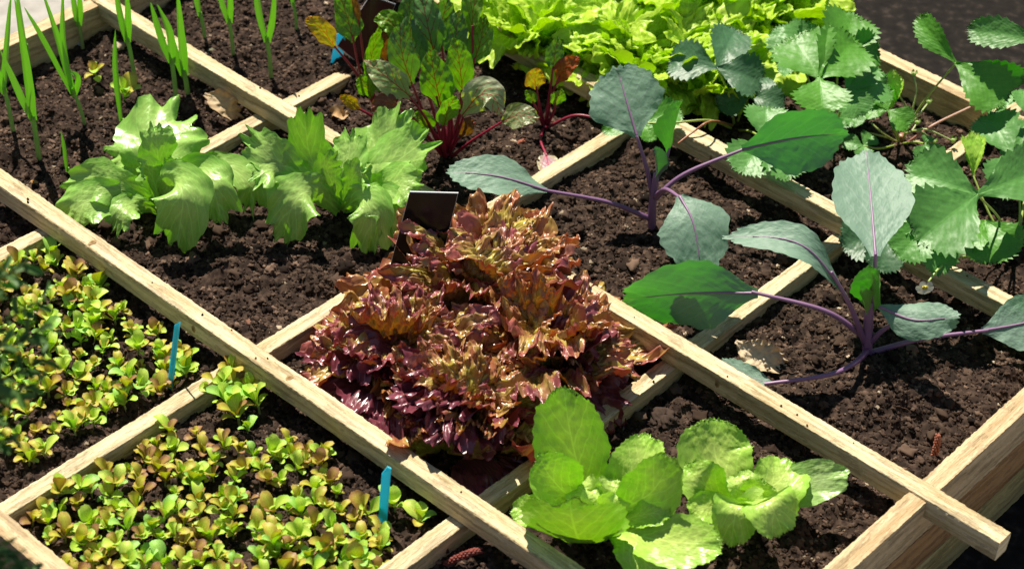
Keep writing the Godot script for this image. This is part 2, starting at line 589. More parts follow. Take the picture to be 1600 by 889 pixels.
# a rough-sawn piece of timber from a to b, w across and h deep, its top face through a-b
func beam(a: Vector3, b: Vector3, w: float, h: float, sd: float, rough := 0.0006, bev := 0.0010) -> ArrayMesh:
	var ln := (b - a).length()
	var tg := (b - a) / ln
	var side := tg.cross(Vector3.UP).normalized()
	var steps := int(ln / 0.0025)
	var sec := []
	# top, far side, bottom, near side: closed outline with small bevels
	for p in [[-w / 2, -bev], [-w / 2 + bev, 0], [-w / 4, 0], [0, 0], [w / 4, 0], [w / 2 - bev, 0], [w / 2, -bev], [w / 2, -h * 0.33], [w / 2, -h * 0.66], [w / 2, -h + bev], [w / 2 - bev, -h], [-w / 2 + bev, -h], [-w / 2, -h + bev], [-w / 2, -h * 0.66], [-w / 2, -h * 0.33], [-w / 2, -bev]]:
		sec.append(Vector2(p[0], p[1]))
	var run := [0.0]
	for i in range(1, sec.size()):
		run.append(run[i - 1] + (sec[i] - sec[i - 1]).length())
	var pos := PackedVector3Array()
	var uv := PackedVector2Array()
	for i in steps + 1:
		var t := float(i) / steps
		for j in sec.size():
			var s: Vector2 = sec[j]
			var x := t * ln
			var jj := j % (sec.size() - 1)
			var wob := nz.get_noise_3d(x * 3.0, jj * 0.35, sd) * rough * 2.2
			var jag := nz.get_noise_3d(x * 90.0, jj * 2.1, sd + 5.0) * rough + nz.get_noise_3d(x * 260.0, jj * 3.7, sd + 9.0) * rough
			var e := 1.0 + (wob + jag) / (w * 0.5)
			var q := a + tg * x + side * (s.x * e) + Vector3.UP * (s.y + (wob + jag) * 0.6)
			pos.append(q)
			uv.append(Vector2(x + sd, run[j] + sd * 0.37))
	var m := grid_mesh(steps + 1, sec.size(), pos, uv, PackedColorArray(), true)
	# sawn ends
	for e in 2:
		var st := SurfaceTool.new()
		st.begin(Mesh.PRIMITIVE_TRIANGLES)
		st.set_smooth_group(-1)
		var row := 0 if e == 0 else steps * sec.size()
		var mid := Vector3.ZERO
		for j in sec.size() - 1:
			mid += pos[row + j] / (sec.size() - 1)
		for j in sec.size() - 1:
			var tri := [mid, pos[row + j], pos[row + j + 1]] if e == 1 else [mid, pos[row + j + 1], pos[row + j]]
			for p: Vector3 in tri:
				st.set_uv(Vector2((p - mid).dot(side) * 0.6 + sd, (p - mid).y + 0.4))
				st.add_vertex(p)
		st.generate_normals()
		st.commit(m)
	return m

func build_bed() -> void:
	var t := thing("raised_bed", "pale timber raised bed frame of stacked boards round the dark soil", "raised bed", Vector3(0.3, -0.156, -0.3))
	var o := t.position
	var x0 := -0.305
	var x1 := 0.9035
	var z0 := 0.3215
	var z1 := -0.928
	# each side: three stacked planks, 5 cm each
	var rows := [[-0.003, 0.0492], [-0.0540, 0.0488], [-0.1046, 0.0512]]
	var tints := []
	for c in [Color(1, 1, 1), Color(0.86, 0.76, 0.66), Color(0.9, 0.93, 0.8)]:
		var m: StandardMaterial3D = M.board.duplicate()
		m.albedo_color = c
		tints.append(m)
	for k in 3:
		var y: float = rows[k][0]
		var h: float = rows[k][1]
		var ww := 0.0195
		part("plank", beam(Vector3(x1 - ww / 2, y, z0 + 0.012) - o, Vector3(x1 - ww / 2, y, z1 - 0.012) - o, ww, h, 3.1 + k * 1.37, 0.0008, 0.0005), tints[k], t)
		part("plank", beam(Vector3(x0 + ww / 2, y, z0 + 0.012) - o, Vector3(x0 + ww / 2, y, z1 - 0.012) - o, ww, h, 4.4 + k * 1.37, 0.0008, 0.0005), tints[k], t)
		part("plank", beam(Vector3(x0 + ww + 0.0006, y - 0.0015, z0 - ww / 2) - o, Vector3(x1 - ww - 0.0006, y - 0.0015, z0 - ww / 2) - o, ww, h - 0.0015, 6.7 + k * 1.37, 0.0008, 0.0005), tints[k], t)
		part("plank", beam(Vector3(x0 + ww + 0.0006, y - 0.0015, z1 + ww / 2) - o, Vector3(x1 - ww - 0.0006, y - 0.0015, z1 + ww / 2) - o, ww, h - 0.0015, 8.2 + k * 1.37, 0.0008, 0.0005), tints[k], t)

func soil_height(u: float, v: float) -> float:
	var h := SOIL + 0.007 * nz.get_noise_2d(u * 5.0, v * 5.0)
	# earthed-up mound round the front kohlrabi, hollow by the red lettuces
	h += 0.016 * exp(-(pow(u - 0.76, 2) + pow(v - 0.44, 2)) / 0.006)
	h += 0.010 * exp(-(pow(u - 0.43, 2) + pow(v - 0.47, 2)) / 0.008)
	h += 0.028 * exp(-pow(u / 0.05, 2)) * smoothstep(0.41, 0.45, v) * (1.0 - smoothstep(0.54, 0.60, v))
	h -= 0.008 * exp(-(pow(u - 0.68, 2) + pow(v - 0.12, 2)) / 0.02)
	return h

func build_soil() -> void:
	var x0 := -0.284
	var x1 := 0.883
	var v0 := -0.301
	var v1 := 0.907
	var step := 0.0030
	var nx := int((x1 - x0) / step) + 1
	var nyv := int((v1 - v0) / step) + 1
	var pos := PackedVector3Array()
	var uv := PackedVector2Array()
	pos.resize(nx * nyv)
	uv.resize(nx * nyv)
	crumb.cellular_return_type = FastNoiseLite.RETURN_DISTANCE
	clod.cellular_return_type = FastNoiseLite.RETURN_DISTANCE
	for i in nx:
		var u := lerpf(x0, x1, float(i) / (nx - 1))
		for j in nyv:
			var v := lerpf(v0, v1, float(j) / (nyv - 1))
			var wu := u + 0.006 * nz.get_noise_2d(u * 40.0, v * 40.0)
			var wv := v + 0.006 * nz.get_noise_2d(u * 40.0 + 50.0, v * 40.0)
			var h := soil_height(u, v)
			var big := 1.0 - clampf(clod.get_noise_2d(wu * 26.0, wv * 26.0) + 1.0, 0.0, 1.0)
			var mid := 1.0 - clampf(crumb.get_noise_2d(wu * 75.0, wv * 75.0) + 1.0, 0.0, 1.0)
			var sml := 1.0 - clampf(crumb.get_noise_2d(wu * 170.0 + 9.0, wv * 170.0) + 1.0, 0.0, 1.0)
			var lumpy := clampf(0.5 + 0.9 * nz.get_noise_2d(u * 9.0 + 7.0, v * 9.0), 0.15, 1.0)
			h += 0.018 * lumpy * big * big + 0.006 * mid + 0.003 * sml + 0.0012 * nz.get_noise_2d(u * 350.0, v * 350.0) - 0.005
			pos[i * nyv + j] = Vector3(u, h, -v)
			uv[i * nyv + j] = Vector2(u, v)
	structure("soil", grid_mesh(nx, nyv, pos, uv, PackedColorArray()), M.soil)
	# loose crumbs
	for kind in 3:
		var lump := SphereMesh.new()
		lump.radial_segments = 10
		lump.rings = 6
		lump.radius = 0.5
		lump.height = 1.0
		var arr := lump.get_mesh_arrays()
		var vs: PackedVector3Array = arr[Mesh.ARRAY_VERTEX]
		for k in vs.size():
			vs[k] = vs[k] * (1.0 + 0.95 * nz.get_noise_3d(vs[k].x * 2.0 + kind * 9.0, vs[k].y * 2.0, vs[k].z * 2.0) + 0.8 * nz.get_noise_3d(vs[k].x * 5.0 + kind * 9.0, vs[k].y * 5.0, vs[k].z * 5.0))
		arr[Mesh.ARRAY_VERTEX] = vs
		arr[Mesh.ARRAY_TEX_UV] = null
		arr[Mesh.ARRAY_TANGENT] = null
		var am := ArrayMesh.new()
		am.add_surface_from_arrays(Mesh.PRIMITIVE_TRIANGLES, arr)
		var stl := SurfaceTool.new()
		stl.create_from(am, 0)
		stl.generate_normals()
		var lumped := stl.commit()
		var mm := MultiMesh.new()
		mm.transform_format = MultiMesh.TRANSFORM_3D
		mm.use_colors = true
		mm.mesh = lumped
		var n := 60000
		mm.instance_count = n
		for k in n:
			var u := rng.randf_range(x0 + 0.004, x1 - 0.004)
			var v := rng.randf_range(v0 + 0.004, v1 - 0.004)
			var size := 0.0011 + 0.0042 * pow(rng.randf(), 2.6)
			if rng.randf() < 0.006:
				size = rng.randf_range(0.006, 0.014)
			var b := Basis.from_euler(Vector3(rng.randf() * TAU, rng.randf() * TAU, rng.randf() * TAU)).scaled(Vector3(size * rng.randf_range(0.8, 1.4), size * rng.randf_range(0.6, 1.0), size * rng.randf_range(0.8, 1.3)))
			var y := soil_surface(u, v) + size * 0.12
			if k < 16:
				# a few crumbs lie on the battens
				size = rng.randf_range(0.0012, 0.0026)
				b = Basis.from_euler(Vector3(rng.randf() * TAU, rng.randf() * TAU, 0)).scaled(Vector3.ONE * size)
				if k % 2 == 0:
					v = [0.0, 0.3105, 0.6119][rng.randi() % 3] + rng.randf_range(-0.008, 0.008)
					y = size * 0.3
				else:
					u = 0.3 * (rng.randi() % 3) + rng.randf_range(-0.007, 0.007)
					y = -0.0238 + size * 0.3
			mm.set_instance_transform(k, Transform3D(b, Vector3(u, y, -v)))
			var f := rng.randf()
			var c := lin(0.034, 0.0215, 0.0155).lerp(lin(0.125, 0.082, 0.058), f * f)
			if rng.randf() < 0.012:
				c = lin(0.30, 0.24, 0.17)
			elif rng.randf() < 0.25:
				c = lin(0.014, 0.0095, 0.0075)
			# drier, paler earth lies in ragged patches
			c = c * (1.35 if nz.get_noise_2d(u * 14.0, v * 14.0) + 0.4 * nz.get_noise_2d(u * 90.0, v * 90.0) > 0.16 else 0.8)
			mm.set_instance_color(k, c)
		var mi := MultiMeshInstance3D.new()
		mi.name = numbered("soil_crumbs")
		mi.multimesh = mm
		mi.material_override = M.crumb
		add_child(mi)
		mi.set_meta("kind", "stuff")
		tag(mi, ["fine loose brown crumbs of potting soil strewn over the bed", "loose dark soil lumps scattered between the plants", "crumbly bits of soil and bark lying on the bed"][kind], "soil")

func build_litter() -> void:
	var mm := MultiMesh.new()
	mm.transform_format = MultiMesh.TRANSFORM_3D
	mm.use_colors = true
	mm.mesh = tube([Vector3(-0.5, 0, 0), Vector3(-0.1, 0.06, 0.04), Vector3(0.2, 0.02, -0.05), Vector3(0.5, 0, 0)], 0.055, 0.035, Color.WHITE, Color.WHITE, 5, 7, 0.6)
	mm.instance_count = 420
	for k in 420:
		var u := rng.randf_range(-0.27, 0.87)
		var v := rng.randf_range(-0.29, 0.89)
		var s := rng.randf_range(0.004, 0.013)
		mm.set_instance_transform(k, Transform3D(Basis.from_euler(Vector3(rng.randf_range(-0.4, 0.4), rng.randf() * TAU, rng.randf_range(-0.5, 0.5))).scaled(Vector3(s, minf(s, 0.008), minf(s, 0.008))), Vector3(u, soil_surface(u, v) + 0.0012, -v)))
		mm.set_instance_color(k, lin(0.36, 0.26, 0.16) if rng.randf() < 0.35 else lin(0.12, 0.07, 0.045))
	var mi := MultiMeshInstance3D.new()
	mi.name = numbered("plant_litter")
	mi.multimesh = mm
	mi.material_override = M.crumb
	add_child(mi)
	mi.set_meta("kind", "stuff")
	tag(mi, "short bits of straw and root strewn on the soil", "litter")

func knot(parent: Node3D, at: Vector3, up: Vector3, size: float) -> void:
	var pos := PackedVector3Array()
	var uv := PackedVector2Array()
	var col := PackedColorArray()
	var x := up.cross(Vector3.RIGHT if absf(up.x) < 0.7 else Vector3.UP).normalized()
	var y := up.cross(x)
	for i in 9:
		var r := i / 8.0
		for j in 25:
			var a := TAU * (j % 24) / 24.0
			var rr := r * size * (1.0 + 0.25 * nz.get_noise_2d(cos(a) * 1.4 + at.x * 40.0, sin(a) * 1.4))
			pos.append(at - parent.position + (x * cos(a) * 1.5 + y * sin(a)) * rr + up * (0.0008 * (1.0 - r * r) - 0.0001))
			uv.append(Vector2(r, a))
			col.append(lin(0.13, 0.075, 0.035).lerp(lin(0.40, 0.27, 0.13), clampf(r + 0.3 * sin(r * 20.0), 0, 1)))
	part("knot", grid_mesh(9, 25, pos, uv, col, true), M.dull, parent)

func soil_surface(u: float, v: float) -> float:
	var wu := u + 0.006 * nz.get_noise_2d(u * 40.0, v * 40.0)
	var wv := v + 0.006 * nz.get_noise_2d(u * 40.0 + 50.0, v * 40.0)
	var big := 1.0 - clampf(clod.get_noise_2d(wu * 26.0, wv * 26.0) + 1.0, 0.0, 1.0)
	var mid := 1.0 - clampf(crumb.get_noise_2d(wu * 75.0, wv * 75.0) + 1.0, 0.0, 1.0)
	var lumpy := clampf(0.5 + 0.9 * nz.get_noise_2d(u * 9.0 + 7.0, v * 9.0), 0.15, 1.0)
	return soil_height(u, v) + 0.018 * lumpy * big * big + 0.006 * mid - 0.004

func build_battens() -> void:
	var wa := 0.0197
	var ha := 0.0232
	var la := ["long batten between the seedling squares and the green and red lettuces", "long batten behind the red lettuce, its sawn end jutting over the frame", "long batten behind the kohlrabi and beets, half under strawberry leaves"]
	var va := [0.0, 0.3105, 0.6119]
	for k in 3:
		var a := Vector3(-0.315, 0.0, -va[k])
		var b := Vector3(0.9815, 0.0, -va[k])
		var at := Vector3(0.3, -ha, -va[k])
		var o := thing("wooden_batten", la[k], "batten", at, "long battens of the lattice")
		part("timber", beam(a - at, b - at, wa, ha, 2.3 + k * 1.7, 0.0007), M.batten, o)
		for n in [[[0.075, 0.37], [0.478], [0.15, 0.7]][k]]:
			for u in n:
				knot(o, Vector3(u, 0.0003, -va[k] + 0.002), Vector3.UP, 0.0032)
		knot(o, Vector3([0.24, 0.66, 0.42][k], -0.012, -va[k] + wa / 2 + 0.0002), Vector3(0, 0, 1), 0.003)
	var lb := ["cross batten between the leeks and the green lettuces, partly sunk in soil", "cross batten between the two seedling squares, running under the red lettuce", "cross batten between the red lettuce and the cos lettuces, under a kohlrabi leaf"]
	for k in 3:
		var a := Vector3(0.3 * k, -0.0238, 0.335)
		var b := Vector3(0.3 * k, -0.0238, -0.985)
		var at := Vector3(0.3 * k, -0.0238 - 0.0234, -0.3)
		solo("wooden_batten", beam(a - at, b - at, 0.0178, 0.0234, 11.3 + k * 2.1, 0.0007), M.batten, lb[k], "batten", at, "cross battens of the lattice")

# ---------------------------------------------------------------- leeks
func build_leeks() -> void:
	var g0 := lin(0.50, 0.62, 0.20)
	var g1 := lin(0.30, 0.60, 0.09)
	var rows := [
		["leek shoot with two broad blades, foremost beside the long batten at left", [60, 250], [50, 183], [[[51, 186], [27, 135], [-2, 76]], [[50, 188], [38, 105], [20, -10]]], 11],
		["leek shoot at the left photo edge, one blade rising past the top", [22, 215], [5, 138], [[[6, 145], [9, 90], [16, -12]], [[5, 145], [-8, 110], [-30, 60]]], 9],
		["leek shoot with a kinked short blade and three long ones, left square", [135, 198], [112, 140], [[[113, 146], [72, 68], [36, 10]], [[113, 146], [88, 60], [62, -20]], [[112, 135], [99, 60], [97, -18]], [[114, 150], [119, 122], [107, 110]]], 8],
		["leek shoot with two blades just in front of the long batten, upper left", [212, 132], [198, 60], [[[199, 66], [188, 20], [178, -25]], [[198, 66], [197, 20], [194, -25]]], 9],
		["left leek shoot of the close pair below the long batten", [275, 158], [267, 92], [[[268, 98], [250, 50], [234, 2]], [[268, 98], [262, 50], [243, 4]]], 10],
		["right leek shoot of the close pair, with a tall broad blade", [294, 152], [286, 110], [[[287, 118], [272, 72], [262, 40]], [[287, 118], [280, 50], [274, -25]]], 11],
		["single upright leek blade standing behind the left green lettuce", [191, 200], [190, 186], [[[190, 190], [181, 110], [179, 46]]], 8],
		["tiny leek sprout in front, left of the green lettuce", [106, 276], [105, 262], [[[105, 268], [101, 235], [94, 204]]], 6],
		["leek shoot nearest the end board in the upper left corner", [129, 76], [121, 35], [[[122, 40], [116, 5], [110, -30]], [[122, 40], [122, 5], [118, -30]]], 8],
		["leek shoot half hidden behind the foremost one, left square", [46, 120], [40, 70], [[[41, 75], [32, 30], [24, -25]]], 8],
		["first leek stem from the left behind the long batten, top edge", [321, 66], [312, 20], [[[313, 26], [307, -10], [300, -50]]], 8],
		["second leek stem from the left behind the long batten, forked at top", [365, 92], [357, 30], [[[358, 36], [345, -5], [335, -40]], [[358, 36], [357, -5], [353, -40]]], 8],
		["forked leek shoot beside the short sunk batten, nearest the beets on the left", [424, 122], [416, 58], [[[417, 66], [404, 10], [398, -40]], [[417, 66], [424, 20], [428, -40]]], 9],
		["leek stem at the top edge just left of the beet leaves", [464, 48], [458, 5], [[[459, 10], [456, -20], [452, -50]]], 7],
	]
	var sd := 0
	for r in rows:
		sd += 1
		var foot := spot(r[1][0], r[1][1])
		var t := thing("leek_plant", r[0], "leek", foot, "young leeks in the back left squares")
		var top := upright(r[2][0], r[2][1], foot) - foot
		var rad := px(r[4] * 0.42, foot)
		part("stem", tube([Vector3(0, -0.015, 0), top * 0.5 + Vector3(0.0006, 0, 0), top * 1.02], rad * 0.92, rad * 0.8, lin(0.42, 0.46, 0.24), g0.lerp(g1, 0.7), 10, 12), M.leek, t)
		var k := 0
		for b in r[3]:
			k += 1
			var list := []
			for p in b:
				list.append([p[0], p[1], (0.4 if k % 2 == 0 else -0.3) * list.size()])
			var pts := spine(list, foot)
			var face := aim(0.5 if k % 2 == 0 else -0.6, 0.3, 0.8)
			part("leaf", leaf_mesh(pts, face, px(r[4] * 0.72, foot), {"prof": "blade", "n": 30, "m": 9, "fold": 0.45, "c0": g0.lerp(g1, 0.8), "c1": g1, "seed": sd * 5 + k, "twist": 0.5}), M.leek, t)

# ---------------------------------------------------------------- lettuces placed leaf by leaf
func place_leaves(t: Node3D, rows: Array, opt: Dictionary, mat: Material) -> void:
	var foot := t.position
	var sd := int(foot.x * 1000.0)
	for r in rows:
		sd += 1
		var o := opt.duplicate()
		if r.size() > 3:
			o.merge(r[3], true)
		o["seed"] = sd
		part("leaf", leaf_mesh(spine(r[0], foot), r[2], px(r[1] * 0.5, foot), o), mat, t)

func build_batavia() -> void:
	var opt := {"prof": "obovate", "n": 56, "m": 45, "cup": 0.12, "ruf": 0.21, "rn": 8.0, "teeth": 11.0, "ta": 0.22, "ragged": 0.2, "ragged_n": 2.1, "quilt": 0.0006, "c0": lin(0.50, 0.73, 0.20), "c1": lin(0.34, 0.66, 0.12), "ce": 1.2}
	var t := thing("green_lettuce", "crisp light green lettuce on the left, its leaf over the long batten", "lettuce", spot(252, 335), "two crisp green lettuces")
	place_leaves(t, [
		[[[250, 325, 0], [242, 255, -1], [255, 205, -4], [285, 175, -7]], 143, aim(-0.1, 0.8, 0.5)],
		[[[250, 325, 0], [248, 270, 1], [244, 225, 1], [240, 195, 0]], 61, aim(0.5, 0.5, 0.7)],
		[[[250, 330, 0], [200, 295, 2], [150, 285, 3], [100, 300, 3]], 69, aim(0, 0.75, 0.65)],
		[[[250, 330, 0], [190, 310, 3], [130, 318, 5], [103, 350, 6]], 69, aim(-0.3, 0.6, 0.7)],
		[[[255, 325, 1], [270, 285, 4], [285, 310, 7], [275, 385, 8]], 89, aim(0.1, 0.55, 0.8)],
		[[[258, 325, 0], [300, 270, 1], [330, 290, 4], [345, 345, 5]], 77, aim(0.4, 0.5, 0.7)],
		[[[258, 325, 0], [310, 265, -2], [355, 262, -2], [390, 290, -1], [388, 330, 0]], 61, aim(0.4, 0.7, 0.3)],
		[[[250, 325, 0], [230, 270, -2], [205, 240, -4], [165, 245, -5]], 82, aim(-0.2, 0.8, 0.5)],
		[[[252, 325, 1], [240, 285, 2], [228, 262, 3], [215, 262, 4]], 45, aim(0.1, 0.5, 0.8)],
		[[[252, 325, 1], [262, 290, 1], [268, 265, 2], [262, 248, 2]], 49, aim(-0.2, 0.4, 0.8)],
		[[[250, 332, 1], [215, 320, 3], [190, 330, 5], [180, 360, 6]], 49, aim(-0.2, 0.6, 0.7)],
	], opt, M.lettuce)
	t = thing("green_lettuce", "crisp light green lettuce with a pointed upright leaf, left of the black label", "lettuce", spot(535, 335), "two crisp green lettuces")
	place_leaves(t, [
		[[[530, 325, 0], [500, 275, 0], [482, 235, -1], [474, 172, -1]], 69, aim(0.1, 0.5, 0.8)],
		[[[530, 325, 0], [470, 275, 2], [425, 245, 3], [385, 210, 2]], 65, aim(0.1, 0.7, 0.6)],
		[[[530, 325, 0], [465, 290, 2], [425, 265, 4], [395, 285, 6]], 58, aim(-0.2, 0.7, 0.6)],
		[[[535, 325, 0], [570, 265, -2], [605, 225, -4], [630, 170, -6]], 102, aim(-0.25, 0.75, 0.55)],
		[[[535, 325, 0], [580, 285, -1], [630, 245, -2], [672, 215, -2]], 98, aim(-0.1, 0.8, 0.5)],
		[[[535, 325, 0], [590, 300, 1], [625, 290, 3], [655, 300, 4]], 77, aim(0.1, 0.75, 0.6)],
		[[[530, 330, 1], [490, 300, 4], [460, 315, 6], [440, 375, 7]], 82, aim(-0.15, 0.65, 0.75)],
		[[[535, 330, 1], [560, 310, 4], [580, 335, 6], [575, 400, 7]], 69, aim(0.1, 0.5, 0.8)],
		[[[537, 330, 1], [585, 310, 3], [610, 325, 5], [615, 375, 6]], 69, aim(0.3, 0.55, 0.75)],
		[[[532, 325, 0], [530, 275, 0], [545, 240, -2], [545, 205, -4]], 58, aim(0.2, 0.5, 0.8)],
		[[[532, 325, 1], [520, 290, 2], [510, 262, 2], [520, 240, 2]], 45, aim(0.2, 0.4, 0.85)],
		[[[532, 325, 1], [545, 290, 2], [556, 270, 3], [570, 262, 3]], 45, aim(-0.2, 0.5, 0.8)],
	], opt, M.lettuce)

func build_cos() -> void:
	var opt := {"prof": "obovate", "n": 52, "m": 41, "cup": 0.28, "ruf": 0.1, "rn": 6.0, "teeth": 46.0, "ta": 0.06, "ragged": 0.08, "ragged_n": 2.0, "quilt": 0.0008, "c0": lin(0.64, 0.82, 0.20), "c1": lin(0.40, 0.72, 0.09), "ce": 0.9}
	var t := thing("cos_lettuce", "upright green cos lettuce in front of the red lettuce, leaf over batten", "lettuce", spot(930, 815), "two cos lettuces in the front square")
	place_leaves(t, [
		[[[930, 812, 0], [908, 745, -1], [892, 680, -2], [880, 606, -3]], 115, aim(-0.1, 0.35, 0.9), {"ruf": 0.08}],
		[[[925, 812, 1], [888, 775, 2], [860, 745, 3], [842, 712, 3]], 86, aim(0.35, 0.55, 0.7), {"cup": 0.5}],
		[[[938, 815, 0], [970, 775, 1], [1000, 730, 0], [1018, 682, -2]], 86, aim(-0.45, 0.4, 0.8), {"cup": 0.4}],
		[[[940, 818, 1], [985, 790, 3], [1022, 765, 4], [1050, 715, 4]], 90, aim(-0.35, 0.4, 0.85), {"cup": 0.25}],
		[[[925, 838, 2], [908, 848, 5], [896, 818, 8], [890, 782, 9]], 162, aim(0.0, 0.55, -0.8), {"cup": 0.22, "n": 60, "m": 51}],
		[[[915, 820, 1], [870, 805, 3], [830, 800, 4], [800, 798, 4]], 53, aim(0, 0.8, 0.5)],
		[[[945, 825, 2], [1000, 838, 6], [1060, 848, 8], [1126, 852, 9]], 86, aim(0.05, 0.85, 0.5), {"ruf": 0.09}],
		[[[940, 828, 2], [980, 845, 6], [1000, 870, 8], [1030, 900, 9]], 71, aim(0.1, 0.85, 0.5), {"ruf": 0.1}],
		[[[945, 822, 1], [990, 808, 4], [1020, 802, 5], [1048, 806, 6]], 49, aim(0, 0.85, 0.5), {"ruf": 0.14}],
		[[[930, 812, 1], [922, 785, 2], [912, 768, 2], [902, 756, 1]], 56, aim(0.2, 0.5, 0.85), {"ruf": 0.24, "c1": lin(0.6, 0.82, 0.2)}],
		[[[932, 812, 1], [948, 785, 2], [958, 770, 2], [966, 752, 1]], 62, aim(-0.2, 0.5, 0.85), {"ruf": 0.26, "c1": lin(0.6, 0.82, 0.2)}],
		[[[932, 814, 2], [932, 795, 3], [934, 780, 3], [936, 768, 2]], 53, aim(0, 0.6, 0.8), {"ruf": 0.28, "c1": lin(0.64, 0.84, 0.24)}],
		[[[930, 816, 2], [945, 798, 4], [955, 790, 5], [968, 788, 5]], 43, aim(-0.1, 0.7, 0.7), {"ruf": 0.28, "c1": lin(0.64, 0.84, 0.24)}],
	], opt, M.lettuce)
	t = thing("cos_lettuce", "open green cos lettuce on the right, nearest the outer frame board", "lettuce", spot(1170, 805), "two cos lettuces in the front square")
	place_leaves(t, [
		[[[1165, 800, 0], [1140, 755, -1], [1118, 710, -3], [1120, 656, -5]], 122, aim(0.05, 0.5, 0.85), {"cup": 0.25}],
		[[[1160, 802, 1], [1122, 775, 2], [1095, 752, 3], [1072, 728, 2]], 71, aim(0.1, 0.65, 0.7)],
		[[[1160, 805, 1], [1130, 792, 3], [1100, 795, 5], [1078, 806, 6]], 51, aim(0, 0.75, 0.6)],
		[[[1172, 800, 0], [1215, 775, 0], [1265, 755, 0], [1327, 742, 0]], 70, aim(-0.1, 0.75, 0.6), {"cup": 0.15, "teeth": 0.0, "c0": lin(0.52, 0.70, 0.28), "c1": lin(0.42, 0.68, 0.2)}],
		[[[1172, 805, 1], [1195, 770, 1], [1220, 750, 0], [1240, 722, -2]], 88, aim(-0.25, 0.65, 0.7), {"ruf": 0.16}],
		[[[1170, 805, 2], [1190, 780, 5], [1205, 790, 7], [1225, 835, 8]], 81, aim(0.2, 0.5, 0.8), {"ruf": 0.14}],
		[[[1165, 805, 2], [1155, 785, 5], [1150, 800, 7], [1142, 852, 8]], 71, aim(-0.15, 0.45, 0.85), {"ruf": 0.12}],
		[[[1168, 802, 1], [1165, 775, 2], [1160, 755, 2], [1150, 742, 1]], 51, aim(0.3, 0.5, 0.8), {"ruf": 0.22, "c1": lin(0.46, 0.70, 0.14)}],
		[[[1170, 802, 1], [1180, 780, 2], [1190, 765, 3], [1196, 752, 3]], 55, aim(-0.2, 0.5, 0.8), {"ruf": 0.24, "c1": lin(0.46, 0.70, 0.14)}],
		[[[1168, 806, 2], [1175, 790, 4], [1180, 785, 5], [1190, 790, 6]], 47, aim(0, 0.7, 0.7), {"ruf": 0.25, "c1": lin(0.46, 0.70, 0.14)}],
	], opt, M.lettuce)

# leaf that starts at the origin, rises along +y and leans out towards +z
func rosette_leaf(ln: float, w: float, lean: float, droop: float, o: Dictionary) -> ArrayMesh:
	var pts := []
	for i in 5:
		var t := i / 4.0
		var a := lean * pow(t, 1.2) + droop * pow(t, 3.0)
		if i == 0:
			pts.append(Vector3.ZERO)
		else:
			pts.append(pts[i - 1] + Vector3(0, cos(a), sin(a)) * ln / 4.0)
	return leaf_mesh(pts, Vector3(0, 0.35, -1.0), w, o)

func rosette(t: Node3D, leaves: Array, n: int, tilt0: float, tilt1: float, s0: float, s1: float, mat: Material, r: RandomNumberGenerator) -> void:
	for k in n:
		var f := float(k) / (n - 1)
		var l := part("leaf", leaves[r.randi() % leaves.size()], mat, t)
		var yaw := k * 2.39996 + r.randf_range(-0.3, 0.3)
		var tilt := lerpf(tilt0, tilt1, pow(f, 0.8)) + r.randf_range(-0.12, 0.12)
		var s := lerpf(s0, s1, f) * r.randf_range(0.88, 1.12)
		l.transform = Transform3D(Basis(Vector3.UP, yaw) * Basis(Vector3.RIGHT, tilt) * Basis(Vector3.UP, r.randf_range(-0.25, 0.25)) * Basis.from_scale(Vector3.ONE * s), Vector3(0, 0.004 * (1.0 - f), 0) + Basis(Vector3.UP, yaw) * Vector3(0, 0, 0.008 * f))

# leaves that reach the battens ride over them instead of passing through
func lift_over(l: Node3D, t: Node3D) -> void:
	for turn in 8:
		var hit := false
		for q in [Vector3(0, 0.5, 0.6), Vector3(0, 0.75, 0.4), Vector3(0.35, 0.6, 0.4), Vector3(-0.35, 0.6, 0.4), Vector3(0, 0.3, 0.8)]:
			var w: Vector3 = t.position + l.transform * q
			if (absf(-w.z) < 0.016 or -w.z < 0.0 or absf(-w.z - 0.3105) < 0.014) and w.y < 0.014:
				hit = true
		if not hit:
			return
		var b := l.transform.basis
		l.transform.basis = Basis(b.x.normalized(), -0.16) * b

